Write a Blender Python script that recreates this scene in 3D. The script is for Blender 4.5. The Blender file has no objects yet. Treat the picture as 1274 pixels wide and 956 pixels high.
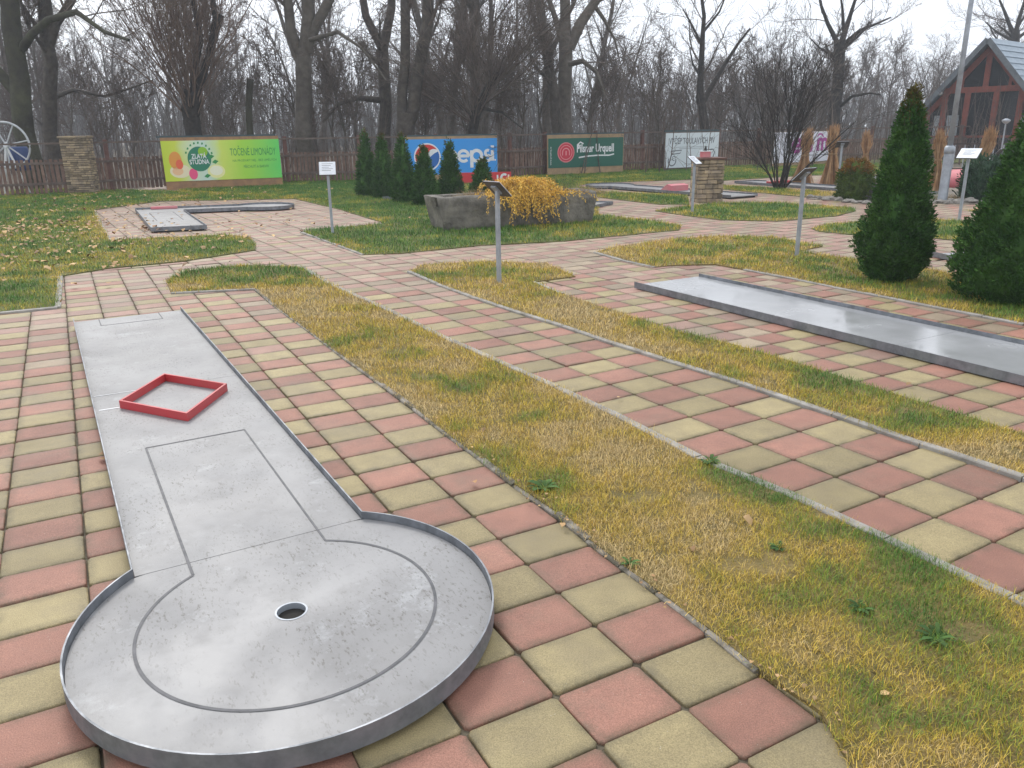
import bpy, math, random
import numpy as np
from mathutils import Vector, Matrix

# ------------------------------------------------------------------ camera, light, exposure
sc = bpy.context.scene
COL = sc.collection
F_PX, PITCH, ROLL, EYE = 989.7, .309, -.016, 1.645
_cp, _sp, _cr, _sr = math.cos(PITCH), math.sin(PITCH), math.cos(ROLL), math.sin(ROLL)
FW = np.array([0, _cp, -_sp]); _u0 = np.array([0, _sp, _cp]); _r0 = np.array([1., 0, 0])
RT = _cr * _r0 + _sr * _u0
UP = -_sr * _r0 + _cr * _u0
cd = bpy.data.cameras.new('camera'); cam = bpy.data.objects.new('camera', cd); COL.objects.link(cam)
cd.sensor_width = 36; cd.lens = F_PX / 1274 * 36; cd.clip_start = .05; cd.clip_end = 2000
cam.matrix_world = Matrix(((RT[0], UP[0], -FW[0], 0), (RT[1], UP[1], -FW[1], 0), (RT[2], UP[2], -FW[2], EYE), (0, 0, 0, 1)))
sc.camera = cam

SUN_EL, SUN_AZ = math.radians(42), math.radians(-25)        # azimuth from +Y towards +X
w = bpy.data.worlds.new('World'); sc.world = w; w.use_nodes = True
nt = w.node_tree; bg = nt.nodes['Background']
sky = nt.nodes.new('ShaderNodeTexSky'); sky.sky_type = 'NISHITA'; sky.sun_disc = False
sky.sun_elevation = SUN_EL; sky.sun_rotation = SUN_AZ
sky.air_density = 1.0; sky.dust_density = 4.0; sky.ozone_density = 1.0
hs = nt.nodes.new('ShaderNodeHueSaturation'); hs.inputs['Saturation'].default_value = .22; hs.inputs['Value'].default_value = 1
nt.links.new(sky.outputs[0], hs.inputs['Color'])
# a closed cloud deck: evens the clear-sky gradient out to a pale grey with soft cloud shapes
tc = nt.nodes.new('ShaderNodeTexCoord'); cn = nt.nodes.new('ShaderNodeTexNoise'); cn.inputs['Scale'].default_value = 2.2; cn.inputs['Detail'].default_value = 4
nt.links.new(tc.outputs['Generated'], cn.inputs['Vector'])
cr_ = nt.nodes.new('ShaderNodeValToRGB'); cr_.color_ramp.elements[0].color = (7.6, 8.1, 9.0, 1); cr_.color_ramp.elements[1].color = (9.6, 9.9, 10.4, 1)
cr_.color_ramp.elements[0].position = .35; cr_.color_ramp.elements[1].position = .65
nt.links.new(cn.outputs[0], cr_.inputs[0])
mx = nt.nodes.new('ShaderNodeMix'); mx.data_type = 'RGBA'; mx.inputs[0].default_value = .75
nt.links.new(hs.outputs[0], mx.inputs[6]); nt.links.new(cr_.outputs[0], mx.inputs[7])
nt.links.new(mx.outputs[2], bg.inputs[0])
bg.inputs[1].default_value = .14

sl = bpy.data.lights.new('sun', 'SUN'); so = bpy.data.objects.new('sun', sl); COL.objects.link(so)
sl.energy = 1.5; sl.angle = math.radians(16); sl.color = (1, .96, .9)
sd = Vector((math.sin(SUN_AZ) * math.cos(SUN_EL), math.cos(SUN_AZ) * math.cos(SUN_EL), math.sin(SUN_EL)))
so.rotation_euler = sd.to_track_quat('Z', 'Y').to_euler(); so.location = (0, 0, 30)
sc.view_settings.view_transform = 'Standard'; sc.view_settings.look = 'None'; sc.view_settings.gamma = 1
sc.view_settings.exposure = .30
sc.render.engine = 'CYCLES'
sc.cycles.use_denoising = True
sc.cycles.max_bounces = 6; sc.cycles.diffuse_bounces = 3; sc.cycles.glossy_bounces = 3; sc.cycles.transparent_max_bounces = 6
sc.cycles.volume_bounces = 0
rng = np.random.default_rng(7); random.seed(7)


# ------------------------------------------------------------------ measuring helpers
def ground_at(px, py, z=0.):
    """where the line of sight of a photo pixel meets height z"""
    d = FW + (px - 637) / F_PX * RT - (py - 478) / F_PX * UP
    t = (z - EYE) / d[2]
    return np.array([d[0] * t, d[1] * t])


def at_depth(px, py, Y):
    d = FW + (px - 637) / F_PX * RT - (py - 478) / F_PX * UP
    t = Y / d[1]
    return np.array([d[0] * t, Y, EYE + d[2] * t])


def height_at(px, py, g):
    """height of the photo row py above ground point g"""
    return at_depth(px, py, g[1])[2]


# ------------------------------------------------------------------ object helpers
def tag(o, label=None, cat=None, group=None, kind=None):
    if label: o['label'] = label
    if cat: o['category'] = cat
    if group: o['group'] = group
    if kind: o['kind'] = kind
    return o


def empty(name, loc, rz=0., label=None, cat=None, group=None):
    o = bpy.data.objects.new(name, None); COL.objects.link(o)
    o.location = (loc[0], loc[1], loc[2] if len(loc) > 2 else 0); o.rotation_euler = (0, 0, rz); o.empty_display_size = .2
    return tag(o, label, cat, group)


def link_mesh(name, me, mats, parent=None, smooth=False):
    o = bpy.data.objects.new(name, me); COL.objects.link(o)
    for m in (mats if isinstance(mats, (list, tuple)) else [mats]): me.materials.append(m)
    if smooth: me.polygons.foreach_set('use_smooth', np.ones(len(me.polygons), bool))
    if parent: o.parent = parent
    return o


def copy_tree(o, parent=None):
    c = o.copy(); COL.objects.link(c)
    if parent: c.parent = parent
    for ch in list(o.children): copy_tree(ch, c)
    return c


class MB:
    def __init__(s): s.v = []; s.f = []; s.m = []

    def add(s, vs, fs, mi=0):
        b = len(s.v); s.v += [tuple(map(float, v)) for v in vs]; s.f += [tuple(b + i for i in f) for f in fs]; s.m += [mi] * len(fs)
        return s

    def box(s, x0, x1, y0, y1, z0, z1, mi=0, M=None, bev=0.):
        if bev > 0:
            b = min(bev, (x1 - x0) / 2.01, (y1 - y0) / 2.01, (z1 - z0) / 2.01)
            vs = []
            for z, i in ((z0, b), (z0 + b, 0), (z1 - b, 0), (z1, b)):
                for (x, y) in ((x0 + i, y0 + b), (x0 + b, y0 + i), (x1 - b, y0 + i), (x1 - i, y0 + b), (x1 - i, y1 - b), (x1 - b, y1 - i), (x0 + b, y1 - i), (x0 + i, y1 - b)):
                    vs.append((x, y, z))
            fs = [tuple(range(7, -1, -1)), tuple(range(24, 32))]
            for k in range(3):
                for j in range(8):
                    fs.append((k * 8 + j, k * 8 + (j + 1) % 8, k * 8 + 8 + (j + 1) % 8, k * 8 + 8 + j))
        else:
            vs = [(x0, y0, z0), (x1, y0, z0), (x1, y1, z0), (x0, y1, z0), (x0, y0, z1), (x1, y0, z1), (x1, y1, z1), (x0, y1, z1)]
            fs = [(3, 2, 1, 0), (4, 5, 6, 7), (0, 1, 5, 4), (1, 2, 6, 5), (2, 3, 7, 6), (3, 0, 4, 7)]
        if M is not None: vs = [tuple(M @ Vector(v)) for v in vs]
        return s.add(vs, fs, mi)

    def prism(s, pts, z0, z1, mi=0, M=None):
        n = len(pts)
        vs = [(p[0], p[1], z0) for p in pts] + [(p[0], p[1], z1) for p in pts]
        if M is not None: vs = [tuple(M @ Vector(v)) for v in vs]
        fs = [tuple(range(n - 1, -1, -1)), tuple(range(n, 2 * n))] + [(i, (i + 1) % n, n + (i + 1) % n, n + i) for i in range(n)]
        return s.add(vs, fs, mi)

    def tube(s, pts, r, k=8, mi=0, cap=True, closed=False):
        pts = [Vector(p) for p in pts]; n = len(pts)
        rs = r if isinstance(r, (list, tuple, np.ndarray)) else [r] * n
        vs = []; ref = Vector((0, 0, 1))
        for i, p in enumerate(pts):
            if closed: d = pts[(i + 1) % n] - pts[i - 1]
            else: d = pts[min(i + 1, n - 1)] - pts[max(i - 1, 0)]
            d = d.normalized()
            a = ref.cross(d)
            if a.length < .05: a = Vector((1, 0, 0)).cross(d)
            a.normalize(); b = d.cross(a)
            for j in range(k):
                t = 2 * math.pi * j / k
                vs.append(p + (a * math.cos(t) + b * math.sin(t)) * rs[i])
        fs = []
        for i in range(n if closed else n - 1):
            for j in range(k):
                i2 = (i + 1) % n
                fs.append((i * k + j, i * k + (j + 1) % k, i2 * k + (j + 1) % k, i2 * k + j))
        if cap and not closed: fs += [tuple(range(k - 1, -1, -1)), tuple((n - 1) * k + j for j in range(k))]
        return s.add(vs, fs, mi)

    def lathe(s, prof, k=20, c=(0, 0, 0), mi=0):
        vs = []
        for r, z in prof:
            for j in range(k):
                t = 2 * math.pi * j / k; vs.append((c[0] + r * math.cos(t), c[1] + r * math.sin(t), c[2] + z))
        fs = [(i * k + j, i * k + (j + 1) % k, (i + 1) * k + (j + 1) % k, (i + 1) * k + j) for i in range(len(prof) - 1) for j in range(k)]
        fs += [tuple(range(k - 1, -1, -1)), tuple((len(prof) - 1) * k + j for j in range(k))]
        return s.add(vs, fs, mi)

    def build(s, name, mats, parent=None, smooth=False):
        me = bpy.data.meshes.new(name); me.from_pydata(s.v, [], s.f)
        o = link_mesh(name, me, mats, parent, smooth)
        if any(s.m): me.polygons.foreach_set('material_index', s.m)
        me.update(); return o


def np_mesh(name, verts, quads=None, tris=None, mats=None, parent=None, attrs=None, smooth=False, mi=None):
    me = bpy.data.meshes.new(name)
    quads = np.zeros((0, 4), int) if quads is None else quads; tris = np.zeros((0, 3), int) if tris is None else tris
    loops = np.concatenate([quads.ravel(), tris.ravel()]).astype(np.int32)
    tot = np.concatenate([np.full(len(quads), 4), np.full(len(tris), 3)]).astype(np.int32)
    st = np.concatenate([[0], np.cumsum(tot)[:-1]]).astype(np.int32)
    me.vertices.add(len(verts)); me.vertices.foreach_set('co', verts.astype(np.float32).ravel())
    me.loops.add(len(loops)); me.loops.foreach_set('vertex_index', loops)
    me.polygons.add(len(tot)); me.polygons.foreach_set('loop_start', st); me.polygons.foreach_set('loop_total', tot)
    me.update(calc_edges=True)
    for k, v in (attrs or {}).items():
        a = me.attributes.new(k, 'FLOAT', 'POINT'); a.data.foreach_set('value', v.astype(np.float32))
    o = link_mesh(name, me, mats, parent, smooth)
    if mi is not None: me.polygons.foreach_set('material_index', mi.astype(np.int32))
    return o


# ------------------------------------------------------------------ value noise shared by lawns, grass and leaves
_tab = rng.random((256, 256))


def vnoise(x, y, s):
    x = np.asarray(x) / s + 1000.3; y = np.asarray(y) / s + 1000.7
    xi = np.floor(x).astype(int); yi = np.floor(y).astype(int); fx = x - xi; fy = y - yi
    fx = fx * fx * (3 - 2 * fx); fy = fy * fy * (3 - 2 * fy)
    t = lambda a, b: _tab[a % 256, b % 256]
    return (t(xi, yi) * (1 - fx) + t(xi + 1, yi) * fx) * (1 - fy) + (t(xi, yi + 1) * (1 - fx) + t(xi + 1, yi + 1) * fx) * fy


def fnoise(x, y, s): return .5 * vnoise(x, y, s) + .3 * vnoise(x + 31, y - 7, s / 2.1) + .2 * vnoise(x - 11, y + 19, s / 4.7)


# ------------------------------------------------------------------ materials
def new_mat(name):
    m = bpy.data.materials.new(name); m.use_nodes = True
    return m, m.node_tree, m.node_tree.nodes['Principled BSDF']


def mat(name, col, rough=.7, col2=None, scale=5., detail=4., bump=0., bscale=None, metal=0., spec=.5, fac=(.35, .65), coord='Object', per=0., coat=0., dist=.01, rough2=None):
    """principled material with a noise-mixed second colour, optional per-island tone spread and bump"""
    m, nt, bs = new_mat(name)
    L = nt.links.new; N = nt.nodes.new
    tc = N('ShaderNodeTexCoord')
    bs.inputs['Roughness'].default_value = rough; bs.inputs['Metallic'].default_value = metal
    bs.inputs['Specular IOR Level'].default_value = spec; bs.inputs['Coat Weight'].default_value = coat
    out = None
    if col2 is not None:
        n = N('ShaderNodeTexNoise'); n.inputs['Scale'].default_value = scale; n.inputs['Detail'].default_value = detail; n.inputs['Roughness'].default_value = .6
        L(tc.outputs[coord], n.inputs['Vector'])
        r = N('ShaderNodeMapRange'); r.inputs[1].default_value = fac[0]; r.inputs[2].default_value = fac[1]; L(n.outputs[0], r.inputs[0])
        x = N('ShaderNodeMix'); x.data_type = 'RGBA'; L(r.outputs[0], x.inputs[0]); x.inputs[6].default_value = (*col, 1); x.inputs[7].default_value = (*col2, 1)
        out = x.outputs[2]
        if rough2 is not None:
            q = N('ShaderNodeMapRange'); q.inputs[3].default_value = rough; q.inputs[4].default_value = rough2; L(r.outputs[0], q.inputs[0]); L(q.outputs[0], bs.inputs['Roughness'])
    else:
        c = N('ShaderNodeRGB'); c.outputs[0].default_value = (*col, 1); out = c.outputs[0]
    if per:
        g = N('ShaderNodeNewGeometry'); h = N('ShaderNodeHueSaturation')
        r = N('ShaderNodeMapRange'); r.inputs[3].default_value = 1 - per; r.inputs[4].default_value = 1 + per
        L(g.outputs['Random Per Island'], r.inputs[0]); L(r.outputs[0], h.inputs['Value']); L(out, h.inputs['Color']); out = h.outputs[0]
    L(out, bs.inputs['Base Color'])
    if bump:
        n = N('ShaderNodeTexNoise'); n.inputs['Scale'].default_value = bscale or scale * 4; n.inputs['Detail'].default_value = 5
        L(tc.outputs[coord], n.inputs['Vector'])
        b = N('ShaderNodeBump'); b.inputs['Strength'].default_value = bump; b.inputs['Distance'].default_value = dist; L(n.outputs[0], b.inputs['Height']); L(b.outputs[0], bs.inputs['Normal'])
    return m


def paver_mat(name, c1, c2):
    m, nt, bs = new_mat(name); L = nt.links.new; N = nt.nodes.new
    tc = N('ShaderNodeTexCoord'); g = N('ShaderNodeNewGeometry')
    n1 = N('ShaderNodeTexNoise'); n1.inputs['Scale'].default_value = 5; n1.inputs['Detail'].default_value = 5; n1.inputs['Roughness'].default_value = .65; L(tc.outputs['Object'], n1.inputs['Vector'])
    r1 = N('ShaderNodeMapRange'); r1.inputs[1].default_value = .32; r1.inputs[2].default_value = .68; L(n1.outputs[0], r1.inputs[0])
    x = N('ShaderNodeMix'); x.data_type = 'RGBA'; x.inputs[6].default_value = (*c1, 1); x.inputs[7].default_value = (*c2, 1); L(r1.outputs[0], x.inputs[0])
    # fine grit and light flecks of aggregate
    n2 = N('ShaderNodeTexNoise'); n2.inputs['Scale'].default_value = 260; n2.inputs['Detail'].default_value = 2; L(tc.outputs['Object'], n2.inputs['Vector'])
    r2 = N('ShaderNodeMapRange'); r2.inputs[1].default_value = .3; r2.inputs[2].default_value = .7; r2.inputs[3].default_value = .72; r2.inputs[4].default_value = 1.28; L(n2.outputs[0], r2.inputs[0])
    vo = N('ShaderNodeTexVoronoi'); vo.inputs['Scale'].default_value = 75; L(tc.outputs['Object'], vo.inputs['Vector'])
    r3 = N('ShaderNodeMapRange'); r3.inputs[1].default_value = .10; r3.inputs[2].default_value = .07; L(vo.outputs['Distance'], r3.inputs[0])
    n3 = N('ShaderNodeTexNoise'); n3.inputs['Scale'].default_value = 22; L(tc.outputs['Object'], n3.inputs['Vector'])
    r4 = N('ShaderNodeMapRange'); r4.inputs[1].default_value = .55; r4.inputs[2].default_value = .66; L(n3.outputs[0], r4.inputs[0])
    mu = N('ShaderNodeMath'); mu.operation = 'MULTIPLY'; L(r3.outputs[0], mu.inputs[0]); L(r4.outputs[0], mu.inputs[1])
    h = N('ShaderNodeHueSaturation'); L(x.outputs[2], h.inputs['Color']); L(r2.outputs[0], h.inputs['Value'])
    h2 = N('ShaderNodeHueSaturation'); L(h.outputs[0], h2.inputs['Color'])
    rr = N('ShaderNodeMapRange'); rr.inputs[3].default_value = .78; rr.inputs[4].default_value = 1.16; L(g.outputs['Random Per Island'], rr.inputs[0]); L(rr.outputs[0], h2.inputs['Value'])
    # damp, dirty stains
    n4 = N('ShaderNodeTexNoise'); n4.inputs['Scale'].default_value = 1.3; n4.inputs['Detail'].default_value = 6; n4.inputs['Roughness'].default_value = .7; L(tc.outputs['Object'], n4.inputs['Vector'])
    r5 = N('ShaderNodeMapRange'); r5.inputs[1].default_value = .5; r5.inputs[2].default_value = .72; r5.inputs[4].default_value = .5; L(n4.outputs[0], r5.inputs[0])
    x3 = N('ShaderNodeMix'); x3.data_type = 'RGBA'; L(r5.outputs[0], x3.inputs[0]); L(h2.outputs[0], x3.inputs[6]); x3.inputs[7].default_value = (.16, .13, .09, 1)
    x2 = N('ShaderNodeMix'); x2.data_type = 'RGBA'; L(mu.outputs[0], x2.inputs[0]); L(x3.outputs[2], x2.inputs[6]); x2.inputs[7].default_value = (.62, .58, .5, 1)
    L(x2.outputs[2], bs.inputs['Base Color'])
    ro = N('ShaderNodeMapRange'); ro.inputs[3].default_value = .78; ro.inputs[4].default_value = .5; L(n4.outputs[0], ro.inputs[0]); L(ro.outputs[0], bs.inputs['Roughness'])
    bs.inputs['Specular IOR Level'].default_value = .35
    # grime and moss gathered along the slab edges, broken up by noise
    at = N('ShaderNodeAttribute'); at.attribute_name = 'edge'
    n5 = N('ShaderNodeTexNoise'); n5.inputs['Scale'].default_value = 11; n5.inputs['Detail'].default_value = 5; n5.inputs['Roughness'].default_value = .7; L(tc.outputs['Object'], n5.inputs['Vector'])
    r6 = N('ShaderNodeMapRange'); r6.inputs[1].default_value = .36; r6.inputs[2].default_value = .66; r6.inputs[3].default_value = .08; r6.inputs[4].default_value = .75; L(n5.outputs[0], r6.inputs[0])
    m6 = N('ShaderNodeMath'); m6.operation = 'MULTIPLY'; L(at.outputs['Fac'], m6.inputs[0]); L(r6.outputs[0], m6.inputs[1])
    x6 = N('ShaderNodeMix'); x6.data_type = 'RGBA'; L(m6.outputs[0], x6.inputs[0]); L(x2.outputs[2], x6.inputs[6]); x6.inputs[7].default_value = (.085, .075, .045, 1)
    L(x6.outputs[2], bs.inputs['Base Color'])
    b = N('ShaderNodeBump'); b.inputs['Strength'].default_value = .5; b.inputs['Distance'].default_value = .003; L(n2.outputs[0], b.inputs['Height']); L(b.outputs[0], bs.inputs['Normal'])
    return m


def grass_mat(name):
    """blade colour from the greenness stored per blade, spread by island"""
    m, nt, bs = new_mat(name); L = nt.links.new; N = nt.nodes.new
    a = N('ShaderNodeAttribute'); a.attribute_name = 'green'
    r = N('ShaderNodeValToRGB'); e = r.color_ramp.elements
    e[0].position = 0; e[0].color = (.60, .45, .22, 1); e[1].position = 1; e[1].color = (.07, .165, .025, 1)
    for p, c in ((.22, (.60, .42, .10)), (.42, (.54, .39, .05)), (.62, (.32, .30, .04)), (.8, (.15, .25, .035))):
        k = e.new(p); k.color = (*c, 1)
    L(a.outputs['Fac'], r.inputs[0])
    g = N('ShaderNodeNewGeometry'); h = N('ShaderNodeHueSaturation'); q = N('ShaderNodeMapRange'); q.inputs[3].default_value = .55; q.inputs[4].default_value = 1.5
    L(g.outputs['Random Per Island'], q.inputs[0]); L(q.outputs[0], h.inputs['Value']); L(r.outputs[0], h.inputs['Color']); L(h.outputs[0], bs.inputs['Base Color'])
    bs.inputs['Roughness'].default_value = .6; bs.inputs['Specular IOR Level'].default_value = .25
    return m


M = {}
M['pave_pink'] = paver_mat('pave_pink', (.34, .165, .118), (.26, .128, .094))
M['pave_yellow'] = paver_mat('pave_yellow', (.335, .272, .14), (.26, .21, .11))
M['pave_pink_worn'] = paver_mat('pave_pink_worn', (.36, .215, .165), (.28, .165, .13))  # paler, less saturated pair for slabs further back
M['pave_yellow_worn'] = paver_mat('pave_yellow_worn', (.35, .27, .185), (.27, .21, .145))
M['soil'] = mat('soil', (.05, .04, .026), .95, (.09, .075, .045), 9, bump=.6, bscale=50)
M['joint'] = mat('joint', (.065, .052, .034), .95, (.13, .11, .075), 14, bump=.6, bscale=120)
M['lawn_straw'] = mat('lawn_straw', (.23, .165, .055), .95, (.13, .105, .036), 6, bump=1, bscale=60, dist=.02)
M['lawn_green'] = mat('lawn_green', (.085, .11, .026), .95, (.15, .14, .045), 3, bump=1, bscale=60, dist=.02)
M['litter'] = mat('litter', (.085, .062, .04), .95, (.13, .105, .07), 1.5, bump=1, bscale=20, dist=.05)
M['kerb'] = mat('kerb', (.36, .34, .31), .85, (.20, .185, .16), 6, bump=.4, bscale=80)
M['kerb_dirty'] = mat('kerb_dirty', (.27, .245, .21), .9, (.09, .08, .055), 9, bump=.5, bscale=80, fac=(.42, .58))
M['grass'] = grass_mat('grass')
M['leaf'] = mat('leaf', (.24, .12, .05), .8, (.50, .34, .16), 1.2, per=.5)
M['bark'] = mat('bark', (.045, .036, .030), .95, (.095, .08, .065), 4, bump=1, bscale=14, dist=.04)
M['bark_grey'] = mat('bark_grey', (.070, .058, .047), .95, (.125, .108, .09), 3, bump=1, bscale=14, dist=.04)
M['bark_moss'] = mat('bark_moss', (.034, .029, .022), .95, (.062, .062, .034), 2, bump=1, bscale=14, dist=.04)
M['bark_dark'] = mat('bark_dark', (.018, .015, .013), .95, (.045, .037, .03), 5, bump=1, bscale=14, dist=.04)
M['twig'] = mat('twig', (.085, .062, .05), .9, (.135, .105, .087), 2, per=.3)
M['twig_red'] = mat('twig_red', (.12, .075, .058), .9, (.17, .12, .09), 2, per=.3)
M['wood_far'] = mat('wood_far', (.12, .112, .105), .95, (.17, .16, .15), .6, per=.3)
M['fence'] = mat('fence', (.12, .068, .05), .85, (.19, .12, .09), 6, per=.25, bump=.3, bscale=60)
M['fence_rail'] = mat('fence_rail', (.10, .07, .058), .85, (.15, .115, .095), 6)
M['fence_post'] = mat('fence_post', (.115, .05, .04), .8, (.15, .075, .06), 6)
M['stone'] = mat('stone', (.38, .29, .18), .9, (.20, .16, .12), 5, per=.5, bump=.6, bscale=40)
M['stone_gap'] = mat('stone_gap', (.055, .045, .035), .95, (.03, .025, .02), 20)
M['granite'] = mat('granite', (.10, .092, .08), .92, (.24, .22, .185), 3.4, detail=8, bump=1, bscale=16, dist=.03)
M['rock'] = mat('rock', (.25, .235, .21), .9, (.13, .12, .105), 6, per=.35, bump=.5)
M['gravel'] = mat('gravel', (.34, .30, .25), .9, (.16, .14, .115), 25, bump=1, bscale=60, dist=.03)
M['galv'] = mat('galv', (.38, .41, .45), .5, (.28, .30, .33), 6, metal=.35, rough2=.6)
M['rim'] = mat('rim', (.24, .255, .28), .42, (.15, .16, .175), 12, metal=.5, rough2=.6)
M['mark'] = mat('mark', (.045, .048, .055), .6, (.10, .10, .11), 20)
M['red'] = mat('red', (.50, .035, .045), .45, (.42, .05, .05), 5, coat=.2)
M['pink'] = mat('pink', (.60, .16, .19), .6, (.55, .22, .22), 5)
M['white'] = mat('white', (.78, .79, .80), .5, (.68, .70, .72), 6)
M['paper'] = mat('paper', (.80, .82, .85), .45, (.70, .73, .77), 14)
M['wheel_paint'] = mat('wheel_paint', (.52, .54, .56), .55, (.40, .42, .44), 6)
M['plate'] = mat('plate', (.06, .055, .055), .6, (.10, .09, .09), 8)
M['ply'] = mat('ply', (.36, .20, .095), .8, (.25, .145, .08), 4)
M['ply_pale'] = mat('ply_pale', (.40, .27, .15), .8, (.30, .21, .125), 4)
M['board_top'] = mat('board_top', (.035, .065, .075), .7, (.06, .09, .10), 5)
M['black'] = mat('black', (.012, .012, .012), .6)
M['straw'] = mat('straw', (.34, .18, .08), .85, (.46, .30, .16), 6, per=.35)
M['rope'] = mat('rope', (.30, .2, .1), .9)
M['thuja'] = mat('thuja', (.028, .085, .016), .75, (.060, .135, .024), 5, per=.45, spec=.2)
M['thuja_tip'] = mat('thuja_tip', (.085, .085, .02), .75, (.11, .075, .022), 5, per=.35, spec=.2)
M['globe'] = mat('globe', (.055, .10, .016), .75, (.09, .125, .02), 5, per=.4, spec=.2)
M['globe_tip'] = mat('globe_tip', (.26, .115, .02), .75, (.15, .10, .02), 6, per=.4, spec=.2)
M['juniper'] = mat('juniper', (.03, .075, .04), .75, (.055, .10, .05), 5, per=.4, spec=.2)
M['lavender'] = mat('lavender', (.12, .10, .12), .85, (.16, .15, .14), 5, per=.4)
M['forsythia'] = mat('forsythia', (.80, .52, .09), .7, (.64, .38, .06), 4, per=.35)
M['dry'] = mat('dry', (.36, .27, .15), .9, (.28, .20, .11), 4, per=.35)
M['roof'] = mat('roof', (.19, .255, .31), .42, (.26, .32, .37), 3, metal=.25)
M['barge'] = mat('barge', (.10, .115, .13), .6, (.15, .165, .18), 5)
M['house_wood'] = mat('house_wood', (.23, .050, .028), .65, (.16, .038, .024), 5)
M['house_dark'] = mat('house_dark', (.035, .022, .018), .7, (.05, .03, .024), 4)
M['pane'] = mat('pane', (.012, .014, .017), .12, spec=.6)
M['curtain'] = mat('curtain', (.22, .25, .27), .7, (.30, .32, .34), 5)


def lane_mat():
    m, nt, bs = new_mat('lane_plate'); L = nt.links.new; N = nt.nodes.new
    tc = N('ShaderNodeTexCoord')

    def noise(s, d=5, r=.6, vec=None):
        n = N('ShaderNodeTexNoise'); n.inputs['Scale'].default_value = s; n.inputs['Detail'].default_value = d; n.inputs['Roughness'].default_value = r
        L(vec or tc.outputs['Object'], n.inputs['Vector']); return n.outputs[0]

    def rng_(o, a, b, c=0., d=1.):
        r = N('ShaderNodeMapRange'); r.inputs[1].default_value = a; r.inputs[2].default_value = b; r.inputs[3].default_value = c; r.inputs[4].default_value = d; L(o, r.inputs[0]); return r.outputs[0]

    def mix(f, a, b):
        x = N('ShaderNodeMix'); x.data_type = 'RGBA'; L(f, x.inputs[0])
        for i, c in ((6, a), (7, b)):
            if isinstance(c, tuple): x.inputs[i].default_value = (*c, 1)
            else: L(c, x.inputs[i])
        return x.outputs[2]
    c = mix(rng_(noise(1.6, 6), .35, .65), (.285, .283, .285), (.215, .212, .213))
    c = mix(rng_(noise(9, 6, .7), .5, .75, 0, .55), c, (.20, .195, .19))
    c = mix(rng_(noise(3.3, 8, .75), .58, .68, 0, .5), c, (.40, .41, .42))
    mp = N('ShaderNodeMapping'); mp.inputs['Scale'].default_value = (90, 34, 60); L(tc.outputs['Object'], mp.inputs[0])
    sp = noise(1, 3, .7, mp.outputs[0])
    msk = rng_(noise(2.6, 4), .38, .58)
    mu = N('ShaderNodeMath'); mu.operation = 'MULTIPLY'; L(rng_(sp, .56, .66), mu.inputs[0]); L(msk, mu.inputs[1])
    m3 = N('ShaderNodeMath'); m3.operation = 'MULTIPLY'; L(mu.outputs[0], m3.inputs[0]); m3.inputs[1].default_value = .7
    c = mix(m3.outputs[0], c, (.10, .09, .08))
    L(c, bs.inputs['Base Color'])
    L(rng_(noise(2.2, 4), .38, .62, .42, .58), bs.inputs['Roughness'])
    bs.inputs['Specular IOR Level'].default_value = .36
    b = N('ShaderNodeBump'); b.inputs['Strength'].default_value = .12; b.inputs['Distance'].default_value = .004; L(noise(60, 4), b.inputs['Height']); L(b.outputs[0], bs.inputs['Normal'])
    return m


M['lane'] = lane_mat()
# a rained-on plate: the same board under a thin film of water
M['lane_wet'] = mat('lane_wet', (.29, .295, .30), .06, (.36, .365, .375), 1.1, spec=.8, rough2=.34, fac=(.38, .66), detail=4, bump=.03, bscale=5, dist=.003)
M['gap'] = mat('gap', (.02, .018, .015), .95)  # near-black paint for the shade beneath the lane plates

# ------------------------------------------------------------------ outlines of lawns (photo pixels laid on the level ground)
GP = lambda L, z=0.: [tuple(ground_at(x, y, z)) for x, y in L]
s1_right = GP([(375, 333), (411, 354.6), (497, 393.8), (560, 425), (622.6, 452.7), (693, 484), (760, 515.5), (869, 571.9), (973.4, 614), (1102.8, 673.9), (1257, 746)])
s1_left = GP([(318, 361), (342.8, 382), (383.6, 411.8), (424.4, 443.2), (474.7, 479.3), (515.5, 509.1), (553.2, 539), (600.3, 573.5), (641, 604.9), (693.4, 640), (732.7, 673.4), (773.9, 704.8), (819, 738.1), (881.8, 785.2), (944.6, 836.2), (1023, 891), (1046.6, 938)])


def extend(P, d):
    a, b = np.array(P[-2]), np.array(P[-1]); return P + [tuple(b + (b - a) / np.linalg.norm(b - a) * d)]


s1_right = extend(s1_right, 1.6)
s1_left.append((s1_left[-1][0] + .1, s1_left[-1][1] - .9))
strip1 = s1_right + s1_left[::-1] + GP([(213, 366), (207, 350), (232, 338), (300, 331)])
s2_low = GP([(508.8, 339), (544, 354.6), (591, 372), (638, 388), (701, 407.5), (763.9, 429), (826.7, 448.8), (918.7, 477), (1038, 517), (1146.6, 554.5), (1274, 596.8)])
s2_low = extend(s2_low, 1.5)
s2_up = GP([(716, 345), (664, 352), (700, 367), (839.7, 413), (916, 431), (1015, 460.7), (1105.5, 490), (1213.6, 523.7), (1274, 542)])
s2_up = extend(s2_up, 1.5)
strip2 = s2_low + s2_up[::-1] + GP([(680, 329), (600, 326), (525, 331)])
lawn_left = [(-30, 30), (-30, 4)] + GP([(0, 390), (72, 383), (75, 345), (135, 335), (230, 326), (318, 312), (318, 305), (310, 296), (280, 293), (137, 300), (117, 262), (200, 251)]) + [(-9, 24.5), (-14, 27)]
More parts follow.
